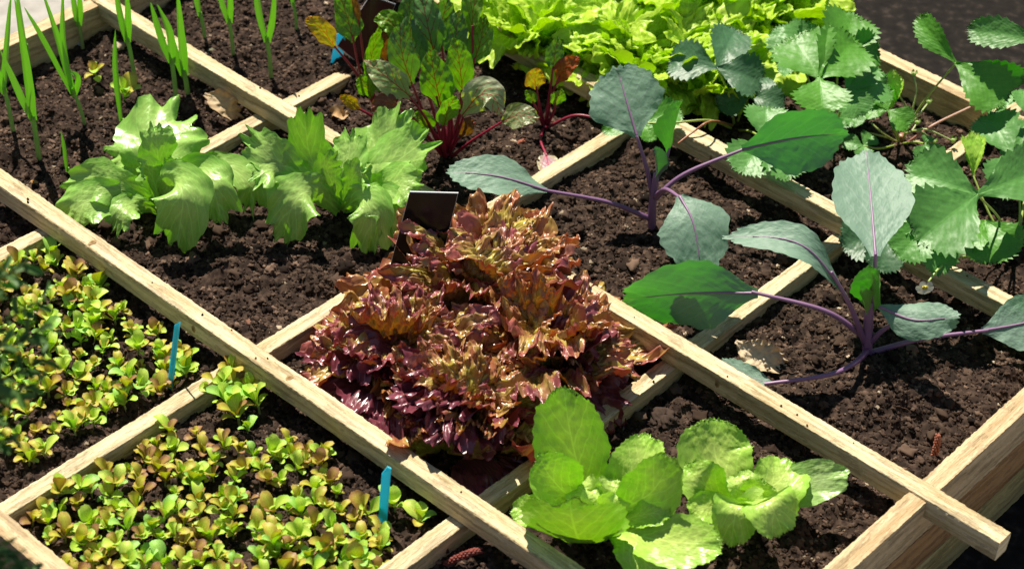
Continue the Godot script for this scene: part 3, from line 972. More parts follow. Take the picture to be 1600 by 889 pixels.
func build_red_lettuce() -> void:
	var r := RandomNumberGenerator.new()
	r.seed = 77
	var leaves := []
	for k in 9:
		leaves.append(rosette_leaf(1.0, r.randf_range(0.52, 0.7), 0.12 + 0.07 * k, 0.4 + 0.25 * (k % 4), {"fan": true, "n": 34, "m": 180, "spread": 1.25, "cup": [0.4, -0.25, 0.15][k % 3], "frill": 0.13, "fr0": 0.4, "rn": 9.0, "rough": 0.2, "rough_n": 2.5, "scallop": 0.16, "scallop_n": 7.0, "blister": 0.11, "mottle": 0.8, "mottle_n": 9.0, "c0": lin(0.55, 0.49, 0.08), "c1": [lin(0.42, 0.12, 0.10), lin(0.35, 0.085, 0.10), lin(0.46, 0.17, 0.08)][k % 3], "ce": 2.4, "seed": 100 + k}))
	var dark := []
	for k in 3:
		dark.append(rosette_leaf(1.0, 0.6, 0.9, 0.9, {"fan": true, "n": 24, "m": 90, "spread": 1.2, "cup": 0.1, "frill": 0.1, "rn": 6.0, "rough": 0.2, "rough_n": 3.0, "teeth": 6.0, "ta": 0.1, "blister": 0.07, "c0": lin(0.22, 0.07, 0.06), "c1": lin(0.22, 0.05, 0.08), "ce": 1.0, "seed": 140 + k}))
	var rows := [
		[[0.420, 0.098], "frilly red lettuce at the left of the red clump, nearest the long batten", 1.0],
		[[0.408, 0.225], "frilly red lettuce at the back of the clump, beside the black label", 1.12],
		[[0.512, 0.078], "frilly red lettuce at the front of the clump, above the long batten", 0.95],
		[[0.512, 0.205], "frilly red lettuce at the right of the clump, under the kohlrabi leaf", 1.05],
	]
	for k in 4:
		var u: float = rows[k][0][0]
		var v: float = rows[k][0][1]
		var t := thing("red_lettuce", rows[k][1], "lettuce", Vector3(u, soil_height(u, v) - 0.002, -v), "frilly red lettuces")
		for i in 25:
			var f := i / 24.0
			var l := part("leaf", leaves[r.randi() % leaves.size()], M.red, t)
			var yaw := i * 2.39996 + r.randf_range(-0.7, 0.7)
			var tilt := lerpf(-0.1, 0.95, f) + r.randf_range(-0.3, 0.3)
			var s: float = rows[k][2] * lerpf(0.08, 0.104, f) * r.randf_range(0.75, 1.2)
			var away := Vector3(r.randf_range(-0.018, 0.018), 0.034 * (1.0 - f) * r.randf_range(0.5, 1.3), r.randf_range(-0.018, 0.018)) + Basis(Vector3.UP, yaw) * Vector3(0, 0, 0.024 * f)
			l.transform = Transform3D(Basis(Vector3.UP, yaw) * Basis(Vector3.RIGHT, tilt) * Basis(Vector3.UP, r.randf_range(-0.8, 0.8)) * Basis.from_scale(Vector3.ONE * s), away)
			lift_over(l, t)
		part("stem", tube([Vector3(0, -0.012, 0), Vector3(0.001, 0.012, 0), Vector3(0, 0.045, 0)], 0.009, 0.012, lin(0.4, 0.36, 0.16), lin(0.45, 0.42, 0.16), 10, 10), M.stalk, t)
		var had := t.get_child_count()
		rosette(t, dark, 9, 0.75, 1.1, 0.108, 0.118, M.red, r)
		for i in range(had, t.get_child_count()):
			lift_over(t.get_child(i), t)

func build_green_oak() -> void:
	var r := RandomNumberGenerator.new()
	r.seed = 91
	var leaves := []
	for k in 7:
		leaves.append(rosette_leaf(1.0, r.randf_range(0.5, 0.64), 0.15 + 0.08 * k, 0.4 + 0.2 * (k % 4), {"fan": true, "n": 30, "m": 90, "spread": 1.25, "cup": [0.4, -0.2, 0.15][k % 3], "frill": 0.15, "rn": 3.6, "fr0": 0.3, "rough": 0.2, "rough_n": 2.5, "scallop": 0.24, "scallop_n": 4.5, "blister": 0.08, "c0": lin(0.66, 0.84, 0.16), "c1": lin(0.56, 0.82, 0.06), "ce": 1.2, "seed": 200 + k}))
	var rows := [
		[840, 95, "lime green oak-leaf lettuce leftmost in the back row, beside the beets"],
		[960, 120, "lime green oak-leaf lettuce behind the tall kohlrabi leaf"],
		[915, 35, "lime green oak-leaf lettuce at the top edge, left of the back row"],
		[1035, 70, "lime green oak-leaf lettuce in the middle of the back row"],
		[1130, 80, "lime green oak-leaf lettuce behind the dark strawberry leaf"],
		[1000, 5, "lime green oak-leaf lettuce cut by the top edge of the photo"],
		[1190, 55, "lime green oak-leaf lettuce at the right end of the back row"],
		[1000, 142, "lime green oak-leaf lettuce foremost in the back row, leaning over the batten"],
		[1072, 150, "lime green oak-leaf lettuce in front, half under the dark strawberry leaf"],
		[1100, 15, "lime green oak-leaf lettuce at the top edge, right of the back row"],
	]
	for row in rows:
		var t := thing("oak_leaf_lettuce", row[2], "lettuce", spot(row[0], row[1]), "lime green lettuces in the back row")
		for i in 20:
			var f := i / 19.0
			var l := part("leaf", leaves[r.randi() % leaves.size()], M.oak, t)
			var yaw := i * 2.39996 + r.randf_range(-0.7, 0.7)
			var tilt := lerpf(-0.1, 0.8, f) + r.randf_range(-0.25, 0.25)
			var s := 0.104 * r.randf_range(0.75, 1.25)
			var away := Vector3(r.randf_range(-0.012, 0.012), 0, r.randf_range(-0.012, 0.012)) + Basis(Vector3.UP, yaw) * Vector3(0, 0, 0.02 * f)
			l.transform = Transform3D(Basis(Vector3.UP, yaw) * Basis(Vector3.RIGHT, tilt) * Basis(Vector3.UP, r.randf_range(-0.6, 0.6)) * Basis.from_scale(Vector3.ONE * s), away)

# ---------------------------------------------------------------- kohlrabi
func stalked_leaf(t: Node3D, stalk: Array, blade: Array, wpx: float, face: Vector3, o: Dictionary, mat: Material, r0: float, r1: float, c0: Color, c1: Color) -> void:
	var foot := t.position
	var l := part("leaf", leaf_mesh(spine(blade, foot), face, px(wpx * 0.5, foot), o), mat, t)
	if mat == M.kohl and wpx > 60.0:
		var rib := []
		for k in 6:
			rib.append(catmull(spine(blade, foot), k / 6.0) + face * 0.0003)
		part("midrib", tube(rib, r1 * 0.95, 0.0004, c1, c1 * 1.15, 7, 18), M.stalk, l)
	if stalk.size() > 0:
		part("stalk", tube(spine(stalk, foot), r0, r1, c0, c1, 10, 16), M.stalk, l)

func build_kohlrabi() -> void:
	var pu := lin(0.16, 0.075, 0.17)
	var pl := lin(0.27, 0.15, 0.27)
	var opt := {"prof": "kohl", "n": 48, "m": 37, "cup": 0.12, "ruf": 0.06, "rn": 5.0, "teeth": 26.0, "ta": 0.07, "quilt": 0.0007}
	var young := {"cup": 0.9, "ruf": 0.15, "c0": lin(1.0, 1.05, 0.4), "c1": lin(0.9, 1.0, 0.35)}
	var t := thing("kohlrabi_plant", "purple stalked kohlrabi behind the red lettuce with grey-green leaves", "kohlrabi", spot(1020, 367), "two kohlrabi plants")
	part("stem", tube(spine([[1020, 375, 0], [1019, 335, 0], [1022, 300, 0], [1026, 272, 0]], t.position), 0.0052, 0.0035, pu, pl, 12, 14), M.stalk, t)
	var rows := [
		[[[1020, 305, 0], [1010, 260, -0.5], [995, 212, -1.5]], [[996, 214, -1.5], [980, 160, -4], [964, 104, -7]], 118, aim(-0.1, 0.35, 0.9), {}],
		[[[1022, 312, 0], [1070, 272, -1], [1165, 232, -2]], [[1160, 233, -2], [1240, 216, -2.5], [1324, 208, -3]], 118, aim(-0.1, 0.02, 1.0), {"fold": 0.12, "cup": 0.1}],
		[[[1023, 308, 0], [1040, 296, 4], [1062, 308, 9.8]], [[1062, 306, 9.8], [1084, 350, 13], [1097, 430, 16.4]], 108, aim(0.05, 0.7, 0.7), {"cup": -0.2}],
		[[[1017, 342, 0], [950, 316, 1], [845, 296, 2]], [[855, 298, 2], [780, 276, 2], [700, 268, 2]], 72, aim(-0.05, 0.9, 0.35), {"cup": 0.1}],
		[[[1026, 275, 0], [1040, 250, 0], [1046, 232, 0]], [[1044, 240, 0], [1052, 200, 0], [1063, 155, -0.5]], 42, aim(-0.7, 0.1, -0.7), young],
		[[], [[1026, 285, 0.3], [1028, 255, 0.5], [1024, 228, 0.6]], 24, aim(0.6, 0.2, 0.7), {"cup": 1.1, "c0": lin(0.8, 0.6, 0.8), "c1": lin(0.7, 0.55, 0.75)}],
	]
	var sd := 300
	for r in rows:
		sd += 1
		var o := opt.duplicate()
		o.merge(r[4], true)
		o["seed"] = sd
		stalked_leaf(t, r[0], r[1], r[2], r[3], o, M.kohl, 0.0032, 0.0016, pu, pl)
	t = thing("kohlrabi_plant", "purple stalked kohlrabi on the soil mound beside the outer frame board", "kohlrabi", spot(1356, 570), "two kohlrabi plants")
	part("stem", tube(spine([[1355, 582, 0], [1356, 540, 0], [1358, 500, 0], [1362, 470, 0]], t.position), 0.0058, 0.0042, pu, pl, 12, 14), M.stalk, t)
	rows = [
		[[[1361, 480, 0], [1366, 440, 0], [1369, 396, -0.5]], [[1369, 400, -0.5], [1362, 315, -7], [1354, 236, -14]], 126, aim(0.0, 0.35, 0.9), {}],
		[[[1360, 535, 0], [1378, 518, 0.5], [1396, 506, 1]], [[1372, 478, 0.5], [1430, 500, 2], [1502, 494, 3]], 62, aim(0.05, 0.8, 0.6), {"cup": -0.3, "ruf": 0.14}],
		[[[1358, 552, 0], [1440, 530, -1], [1545, 516, -2]], [[1535, 517, -2], [1600, 505, -3], [1670, 485, -4]], 92, aim(0.1, 0.75, 0.6), {}],
		[[[1354, 540, 0], [1330, 480, 1], [1300, 425, 1.5]], [[1322, 462, 1.2], [1270, 395, 1], [1215, 372, 0], [1135, 370, -1]], 62, aim(-0.1, 0.95, 0.25), {"cup": 0.2}],
		[[[1353, 528, 0], [1290, 486, 0], [1175, 456, -1]], [[1185, 458, -1], [1085, 458, -2], [972, 468, -3]], 126, aim(0.0, 0.5, 0.86), {"cup": 0.1, "ruf": 0.08, "twist": -0.75}],
		[[[1357, 548, 0.3], [1332, 570, 4.6], [1290, 587, 6.8], [1195, 600, 7.6]], [[1210, 600, 7.4], [1172, 588, 6.6], [1130, 562, 5.2]], 36, aim(0.0, 0.9, 0.4), {}],
		[[], [[1362, 490, 0], [1363, 450, 0.3], [1364, 415, 0.2]], 50, aim(-0.5, 0.1, 0.85), young],
		[[], [[1358, 495, 0.3], [1350, 465, 1], [1345, 448, 1.2]], 22, aim(0.7, 0.2, 0.7), young],
	]
	for r in rows:
		sd += 1
		var o := opt.duplicate()
		o.merge(r[4], true)
		o["seed"] = sd
		stalked_leaf(t, r[0], r[1], r[2], r[3], o, M.kohl, 0.0034, 0.0017, pu, pl)

# ---------------------------------------------------------------- beetroot
func build_beets() -> void:
	var red := lin(0.17, 0.012, 0.03)
	var pink := lin(0.30, 0.02, 0.055)
	var opt := {"prof": "beet", "n": 40, "m": 31, "cup": 0.15, "ruf": 0.18, "rn": 7.0, "quilt": 0.0012, "c0": lin(0.28, 0.58, 0.09), "c1": lin(0.24, 0.54, 0.09)}
	var yel := {"c0": lin(0.85, 0.72, 0.08), "c1": lin(0.9, 0.4, 0.08), "mottle": 0.9}
	var lime := {"c0": lin(0.32, 0.68, 0.07), "c1": lin(0.27, 0.63, 0.07)}
	var wine := {"c0": lin(0.34, 0.16, 0.10), "c1": lin(0.30, 0.09, 0.09), "mottle": 0.8}
	var dk := {"c0": lin(0.22, 0.46, 0.16), "c1": lin(0.18, 0.40, 0.15)}
	var plants := [
		["large beetroot plant with dark red stalks in the middle, right of the picture label", [697, 248], [
			[[[695, 245, 0], [668, 190, 1], [642, 128, 1]], [[644, 132, 1], [628, 85, 1], [624, 36, 0]], 46, aim(-0.1, 0.3, 0.95), dk],
			[[[697, 245, 0], [694, 200, 1], [682, 150, 1.5]], [[690, 170, 1.5], [680, 125, 1.5], [672, 78, 0.5]], 53, aim(0.1, 0.2, -0.95), lime],
			[[[700, 245, 0], [716, 190, 0.5], [721, 140, 0.5]], [[723, 148, 0.5], [718, 100, 0.5], [711, 58, 0]], 41, aim(-0.1, 0.2, -0.95), lime],
			[[[700, 243, 0], [735, 120, -3], [738, 40, -4]], [[737, 60, -4], [740, 10, -5], [748, -40, -6]], 43, aim(-0.7, 0.3, 0.6), {}],
			[[[695, 243, 0], [690, 150, -2], [678, 85, -3]], [[679, 90, -3], [667, 35, -4], [656, -15, -6]], 52, aim(0.1, 0.4, 0.9), dk],
			[[[698, 243, 0], [708, 140, -2], [712, 85, -3]], [[712, 92, -3], [712, 55, -4], [718, 15, -5]], 40, aim(-0.1, 0.4, 0.9), dk],
			[[[700, 245, 0], [718, 200, 2], [726, 175, 2.5]], [[722, 180, 2.5], [748, 150, 3], [770, 150, 3.5], [782, 178, 4]], 52, aim(0.2, 0.7, 0.6), {"c0": lin(0.62, 0.8, 0.45), "c1": lin(0.85, 0.85, 0.7)}],
			[[[693, 245, 0], [668, 190, 2], [640, 150, 2.5]], [[642, 152, 2.5], [606, 122, 3], [572, 95, 2]], 45, aim(-0.2, 0.75, 0.6), {"c0": lin(0.4, 0.6, 0.25), "c1": lin(0.6, 0.68, 0.45)}],
			[[[697, 248, 0.5], [690, 215, 2], [694, 190, 3]], [[694, 196, 3], [700, 170, 3.5], [712, 150, 3.5]], 38, aim(0.5, 0.4, 0.75), lime],
			[[[693, 247, 0.5], [650, 190, 3], [618, 165, 4]], [[622, 168, 4], [600, 160, 4.5], [580, 172, 5]], 29, aim(-0.1, 0.7, 0.7), wine],
			[[[704, 246, 0.5], [740, 218, 2], [788, 188, 3]], [[784, 190, 3], [812, 180, 3.5], [842, 186, 4]], 40, aim(0.1, 0.75, 0.6), {"c0": lin(0.5, 0.62, 0.35), "c1": lin(0.6, 0.66, 0.4)}],
			[[[696, 245, 0], [676, 170, -1], [652, 100, -2]], [[654, 108, -2], [642, 66, -3], [640, 22, -4]], 44, aim(0.2, 0.35, 0.9), dk],
			[[[699, 245, 0], [726, 150, -2], [742, 90, -3]], [[740, 98, -3], [752, 60, -4], [756, 22, -5]], 42, aim(-0.3, 0.35, 0.9), {}],
			[[[697, 245, 0], [700, 160, -3], [690, 70, -5]], [[691, 80, -5], [690, 38, -6], [700, -5, -7]], 48, aim(0.3, 0.3, 0.9), dk],
			[[[696, 246, 0], [684, 215, 1], [672, 200, 1.5]], [[676, 206, 1.5], [660, 186, 2], [646, 178, 2]], 30, aim(-0.2, 0.5, 0.8), {}],
			[[[699, 246, 0], [712, 222, 1], [722, 212, 1.5]], [[719, 215, 1.5], [730, 196, 2], [742, 190, 2]], 26, aim(0.2, 0.5, 0.8), wine],
			[[[699, 246, 0], [706, 205, 0], [704, 170, 0]], [[705, 178, 0], [698, 150, 0.5], [690, 130, 1]], 28, aim(-0.4, 0.3, 0.8), {}],
		]],
		["beetroot plant with red and yellow leaves in front of the picture label", [600, 190], [
			[[[598, 190, 0], [560, 120, 1], [522, 72, 2]], [[524, 75, 2], [502, 45, 2], [476, 27, 2]], 31, aim(-0.2, 0.6, 0.75), yel],
			[[[597, 190, 0], [565, 120, 1], [550, 55, 1]], [[552, 66, 1], [543, 30, 0], [528, -15, -1]], 41, aim(0.3, 0.4, 0.85), {}],
			[[[598, 190, 0], [572, 110, 0], [560, 30, 0]], [[561, 40, 0], [556, 5, 0], [553, -30, 0]], 21, aim(-0.7, 0.2, 0.6), wine],
			[[[599, 190, 0], [582, 150, 1], [575, 118, 1]], [[574, 126, 1], [582, 80, 0.5], [592, 42, 0]], 31, aim(0.6, 0.3, 0.7), lime],
			[[[602, 190, 0], [602, 130, -1], [606, 85, -2]], [[604, 98, -2], [598, 70, -2], [603, 50, -2]], 26, aim(-0.2, 0.3, -0.9), wine],
			[[[602, 190, 0], [626, 100, -2], [630, 55, -3]], [[634, 62, -3], [610, 35, -3], [584, 28, -3]], 38, aim(0.1, 0.7, 0.6), lime],
			[[[596, 192, 0.5], [575, 178, 1.5], [545, 162, 2]], [[562, 170, 2], [545, 158, 2.5], [530, 150, 3]], 19, aim(0, 0.7, 0.7), yel],
			[[[598, 190, 0.5], [585, 165, 1.5], [575, 148, 2]], [[580, 152, 2], [570, 132, 2.5], [560, 118, 2.5]], 29, aim(0.1, 0.4, 0.9), lime],
			[[[600, 190, 0.5], [610, 165, 1.5], [600, 140, 2]], [[602, 148, 2], [596, 128, 2], [598, 108, 2]], 29, aim(-0.3, 0.3, 0.9), {}],
			[[[603, 190, 0], [640, 110, -2], [650, 50, -3]], [[648, 60, -3], [640, 20, -4], [640, -15, -5]], 36, aim(-0.2, 0.4, 0.9), dk],
		]],
		["small beetroot with orange-red leaves beside the long batten, under lime lettuce", [852, 200], [
			[[[852, 196, 0], [860, 140, 0], [864, 105, 0]], [[864, 110, 0], [867, 85, -0.5], [872, 58, -1]], 29, aim(-0.1, 0.3, 0.95), dk],
			[[[853, 196, 0], [862, 150, 0.5], [874, 120, 0.5]], [[870, 130, 0.5], [884, 105, 0.5], [906, 90, 0.5]], 31, aim(-0.4, 0.5, 0.75), {"c0": lin(0.6, 0.18, 0.05), "c1": lin(0.6, 0.12, 0.06), "mottle": 0.9}],
			[[[850, 196, 0], [842, 160, 0.5], [838, 135, 0.5]], [[838, 140, 0.5], [836, 122, 0.5], [842, 106, 0.5]], 33, aim(0.1, 0.3, 0.95), yel],
			[[[855, 197, 0], [866, 172, 1], [868, 160, 1]], [[867, 166, 1], [872, 150, 1], [878, 140, 1]], 26, aim(0.4, 0.5, 0.75), lime],
			[[[853, 200, 0.5], [900, 180, 1], [950, 190, 2]], [[948, 189, 2], [962, 192, 2], [980, 200, 2]], 17, aim(0, 0.8, 0.5), yel],
			[[[848, 201, 0.8], [845, 220, 4], [854, 243, 7.2]], [[852, 238, 6.5], [858, 262, 9.6], [862, 286, 11.4]], 34, aim(0.1, 0.85, 0.5), {"c0": lin(0.95, 0.6, 0.85), "c1": lin(0.9, 0.85, 0.5), "mottle": 0.8}],
			[[[849, 196, 0], [838, 170, 1], [832, 158, 1]], [[834, 162, 1], [830, 150, 1], [822, 140, 1]], 19, aim(-0.2, 0.5, 0.8), {}],
		]],
	]
	var sd := 400
	for p in plants:
		var t := thing("beetroot_plant", p[0], "beetroot", spot(p[1][0], p[1][1]), "beetroot plants")
		part("crown", tube([Vector3(0, -0.016, 0), Vector3(0, -0.004, 0), Vector3(0, 0.008, 0)], 0.010, 0.005, lin(0.1, 0.03, 0.03), red, 10, 8), M.stalk, t)
		for r in p[2]:
			sd += 1
			var o := opt.duplicate()
			o.merge(r[4], true)
			o["seed"] = sd
			stalked_leaf(t, r[0], r[1], r[2], r[3], o, M.beet, 0.0021, 0.0012, red, pink)

# ---------------------------------------------------------------- strawberries
func by_height(list: Array, foot: Vector3) -> Array:
	var o := []
	for p in list:
		o.append(level(p[0], p[1], p[2] * 0.01) - foot)
	return o

# stalk, hub and leaflet tips in photo points with their height in cm; leaflet width and facing
func trefoil(t: Node3D, stalk: Array, hub: Array, leaflets: Array, c: Color, sd: int) -> void:
	var foot := t.position
	var l := Node3D.new()
	l.name = "leaf"
	t.add_child(l, true)
	var a := level(hub[0], hub[1], hub[2] * 0.01) - foot
	if stalk.size() > 0:
		var pts := [Vector3(0, -0.004, 0)]
		pts.append_array(by_height(stalk, foot))
		pts.append(a)
		part("stalk", tube(pts, 0.0016, 0.0011, lin(0.30, 0.40, 0.08), lin(0.34, 0.46, 0.10), 8, 18), M.stalk, l)
	var k := 0
	for f in leaflets:
		k += 1
		var b := level(f[0], f[1], f[2] * 0.01) - foot
		var face: Vector3 = f[4]
		var mid := (a + b) * 0.5 + face * (b - a).length() * 0.07
		part("leaflet", leaf_mesh([a, mid, b], face, px(f[3] * 0.52, foot), {"prof": "leaflet", "n": 44, "m": 33, "cup": 0.14, "fold": 0.14, "teeth": 34.0, "ta": 0.2, "ruf": 0.07, "rn": 4.0, "quilt": 0.0006, "c0": c * 1.15, "c1": c, "ce": 0.7, "seed": sd + k}), M.straw, l)

func build_strawberries() -> void:
	var dk := lin(0.08, 0.185, 0.09)
	var md := lin(0.11, 0.33, 0.03)
	var gl := lin(0.13, 0.34, 0.075)
	var yg := lin(0.50, 0.78, 0.10)
	var up := aim(0, 0.85, 0.5)
	var t := thing("strawberry_plant", "dark leaved strawberry in front of the lime lettuces, behind the batten", "strawberry", spot(1150, 195), "strawberry plants")
	trefoil(t, [[1140, 150, 1]], [1121, 106, 5], [[1046, 94, 4.5, 66, aim(-0.1, 0.8, 0.55)], [1150, 46, 6, 62, aim(0, 0.7, 0.7)], [1192, 128, 4, 66, aim(0.15, 0.75, 0.6)]], dk, 500)
	trefoil(t, [[1160, 170, -2]], [1172, 150, 1], [[1122, 165, 0, 50, up], [1195, 118, 2, 46, up], [1224, 168, 0.5, 48, up]], dk, 510)
	trefoil(t, [[1172, 205, -1]], [1196, 218, 3], [[1158, 272, 2, 70, aim(-0.1, 0.85, 0.5)], [1198, 166, 4.5, 66, up], [1240, 280, 2, 66, aim(0.1, 0.85, 0.5)]], gl, 520)
	trefoil(t, [[1110, 188, 1], [1050, 192, 1.5]], [1005, 192, 1.0], [[942, 206, 0.5, 26, up], [1064, 172, 2, 48, up], [1022, 220, 0, 32, up]], md, 530)
	part("runner", tube(by_height([[1145, 196, -4], [1112, 189, 2], [1085, 205, 1.5], [1060, 224, 0.6]], t.position), 0.0014, 0.001, lin(0.36, 0.15, 0.08), lin(0.42, 0.17, 0.1), 8, 12), M.stalk, t)
	t = thing("strawberry_plant", "strawberry with big upright scalloped leaves beside the back frame board", "strawberry", spot(1300, 205), "strawberry plants")
	trefoil(t, [[1292, 160, 2]], [1281, 121, 7.5], [[1240, 58, 9, 98, aim(0.25, 0.35, 0.9)], [1338, 62, 9, 92, aim(-0.3, 0.4, 0.9)], [1286, 178, 6, 84, aim(0, 0.6, 0.8)]], md, 540)
	trefoil(t, [[1308, 140, 1]], [1310, 86, 5], [[1336, 23, 7, 90, aim(-0.1, 0.5, 0.85)], [1374, 78, 5, 64, aim(0.1, 0.7, 0.7)], [1270, 60, 5, 60, aim(-0.1, 0.6, 0.8)]], md, 550)
	trefoil(t, [[1275, 150, 0]], [1250, 92, 4], [[1222, 40, 6, 66, aim(-0.1, 0.5, 0.85)], [1280, 46, 6, 60, aim(0.1, 0.5, 0.85)], [1214, 102, 3, 50, up]], gl, 560)
	trefoil(t, [[1314, 175, 1]], [1322, 142, 5.5], [[1356, 92, 7, 62, aim(0.1, 0.7, 0.7)], [1388, 130, 5, 62, aim(0.2, 0.8, 0.55)], [1346, 182, 4, 54, up]], gl, 570)
	trefoil(t, [[1318, 195, -2]], [1330, 178, -0.5], [[1312, 196, -1, 30, up], [1362, 170, 0, 34, up], [1340, 198, -1, 30, up]], gl, 575)
	t = thing("strawberry_plant", "strawberry crown with tall arching stalks and buds by the back board", "strawberry", spot(1408, 222), "strawberry plants")
	part("crown", tube([Vector3(0, -0.012, 0), Vector3(0, 0.0, 0), Vector3(0.001, 0.010, 0)], 0.006, 0.004, lin(0.16, 0.05, 0.03), lin(0.3, 0.14, 0.08), 10, 8), M.stalk, t)
	trefoil(t, [[1440, 165, 2]], [1495, 98, 8.5], [[1436, 26, 11, 40, aim(-0.6, 0.5, 0.5)], [1604, 122, 7.5, 40, aim(0.1, 0.3, 0.9)], [1572, 160, 6.5, 74, aim(0.1, 0.6, 0.8)]], md, 580)
	trefoil(t, [[1399, 195, -1.5]], [1394, 170, 0.5], [[1376, 118, 4.5, 24, aim(0.6, 0.3, 0.6)], [1396, 110, 5, 26, aim(-0.2, 0.3, 0.9)], [1410, 122, 4, 22, aim(-0.7, 0.3, 0.6)]], yg, 590)
	trefoil(t, [[1396, 200, -1]], [1388, 172, 1.5], [[1350, 172, 1, 36, up], [1370, 140, 2.5, 40, up], [1422, 198, 0.5, 44, up]], md, 600)
	trefoil(t, [[1375, 232, -3]], [1350, 228, -2.5], [[1318, 222, -2.6, 28, up], [1364, 212, -2, 30, up], [1352, 250, -3, 30, up]], gl, 610)
	trefoil(t, [[1430, 222, -2.5]], [1448, 225, -1.5], [[1438, 250, -2.5, 28, up], [1466, 244, -2.5, 26, up], [1452, 213, -1, 20, up]], gl, 616)
	for b in [[[1415, 205, -2], [1432, 150, 2], [1429, 116, 4]], [[1420, 206, -2], [1440, 205, -1], [1460, 222, -2.5]], [[1420, 206, -2], [1448, 202, -0.5], [1490, 220, -1.5]], [[1416, 208, -2.5], [1425, 205, -2], [1434, 192, -1.5]], [[1416, 206, -2], [1436, 180, 0], [1452, 160, 0.5]]]:
		var st := part("flower_stalk", tube(by_height(b, t.position), 0.0011, 0.0009, lin(0.36, 0.46, 0.14), lin(0.42, 0.52, 0.2), 7, 12), M.stalk, t)
		bud(st, level(b[2][0], b[2][1], b[2][2] * 0.01) - t.position, 0.0038)
	for b in [[[1402, 222, -4.5], [1380, 208, -2], [1362, 192, -1]], [[1404, 222, -4.5], [1384, 214, -3], [1350, 206, -2.5]], [[1410, 220, -4.5], [1422, 180, 0], [1400, 140, 3]]]:
		part("stalk", tube(by_height(b, t.position), 0.0013, 0.001, lin(0.34, 0.36, 0.1), lin(0.4, 0.46, 0.14), 7, 12), M.stalk, t)
	part("runner", tube(by_height([[1420, 222, -4], [1460, 195, -1.5], [1522, 165, -1]], t.position), 0.0017, 0.0014, lin(0.45, 0.18, 0.15), lin(0.56, 0.38, 0.28), 8, 12), M.stalk, t)
	t = thing("strawberry_plant", "broad leaved strawberry overhanging the batten at right with a white flower", "strawberry", spot(1590, 395), "strawberry plants")
	trefoil(t, [[1565, 345, 4]], [1528, 304, 8.5], [[1416, 270, 8.5, 88, aim(-0.1, 0.8, 0.55)], [1436, 376, 6.5, 112, aim(-0.1, 0.75, 0.62)], [1645, 262, 8.5, 88, aim(0.1, 0.8, 0.55)]], gl, 620)
	trefoil(t, [[1520, 390, 1]], [1452, 352, 4.5], [[1404, 402, 2.5, 70, aim(-0.2, 0.75, 0.6)], [1402, 342, 4.5, 50, up], [1474, 428, 1.5, 54, up]], gl, 630)
	trefoil(t, [[1565, 375, 1]], [1540, 345, 4], [[1545, 412, 2, 90, aim(0.0, 0.75, 0.65)], [1586, 398, 2, 64, up], [1498, 384, 3, 58, up]], md, 640)
	trefoil(t, [[1595, 320, -1]], [1582, 240, 3], [[1543, 180, 4, 76, aim(-0.1, 0.75, 0.65)], [1566, 308, 2, 78, aim(0.05, 0.8, 0.55)], [1645, 240, 3, 60, up]], gl, 650)
	trefoil(t, [[1605, 260, 0]], [1572, 168, 3], [[1525, 150, 2.5, 40, up], [1558, 170, 2.5, 34, up], [1575, 143, 3.5, 38, up]], gl, 660)
	trefoil(t, [[1640, 230, 5]], [1625, 62, 13], [[1514, 48, 12, 50, aim(-0.1, 0.7, 0.7)], [1640, 20, 14, 60, up], [1690, 80, 12, 60, up]], gl, 670)
	trefoil(t, [[1550, 340, -2]], [1522, 275, 1], [[1505, 212, 4.5, 28, aim(0.7, 0.2, 0.6)], [1522, 207, 4.8, 28, aim(0, 0.2, 0.95)], [1537, 214, 4.5, 26, aim(-0.7, 0.2, 0.6)]], yg, 680)
	trefoil(t, [[1500, 402, -1], [1430, 395, 1]], [1385, 366, 1.2], [[1316, 384, 0.6, 66, aim(-0.1, 0.8, 0.6)], [1345, 350, 1.6, 48, up], [1374, 424, -0.5, 60, aim(0.1, 0.7, 0.7)]], dk, 690)
	var fs := part("flower_stalk", tube(by_height([[1588, 397, -4.4], [1500, 402, 1.5], [1470, 418, 2], [1452, 440, 1.4]], t.position), 0.0016, 0.0012, lin(0.32, 0.44, 0.1), lin(0.36, 0.48, 0.14), 8, 14), M.stalk, t)
	flower(fs, level(1446, 449, 0.011) - t.position, 0.0078)
	t = thing("strawberry_plant", "small strawberry at the right photo edge with a yellow-green stem", "strawberry", spot(1640, 300), "strawberry plants")
	trefoil(t, [[1612, 230, 0]], [1606, 182, 3], [[1580, 262, 0, 50, up], [1660, 190, 3, 60, up], [1600, 140, 4, 40, up]], gl, 700)

func bud(parent: Node3D, at: Vector3, r: float) -> void:
	var s := SphereMesh.new()
	s.radius = r * 0.75
	s.height = r * 1.6
	s.radial_segments = 12
	s.rings = 8
	var m := part("bud", s, M.bud, parent)
	m.position = at
	for k in 5:
		var a := TAU * k / 5.0
		var d := Vector3(cos(a), 0.1, sin(a))
		var l := part("sepal", leaf_mesh([d * r * 0.3, d * r * 0.9 + Vector3(0, r * 0.5, 0), d * r * 1.1 + Vector3(0, r * 1.1, 0)], -d, r * 0.4, {"prof": "oval", "n": 7, "m": 5, "c0": lin(0.24, 0.36, 0.1), "c1": lin(0.2, 0.32, 0.08)}), M.leek, m)
		l.position = Vector3.ZERO

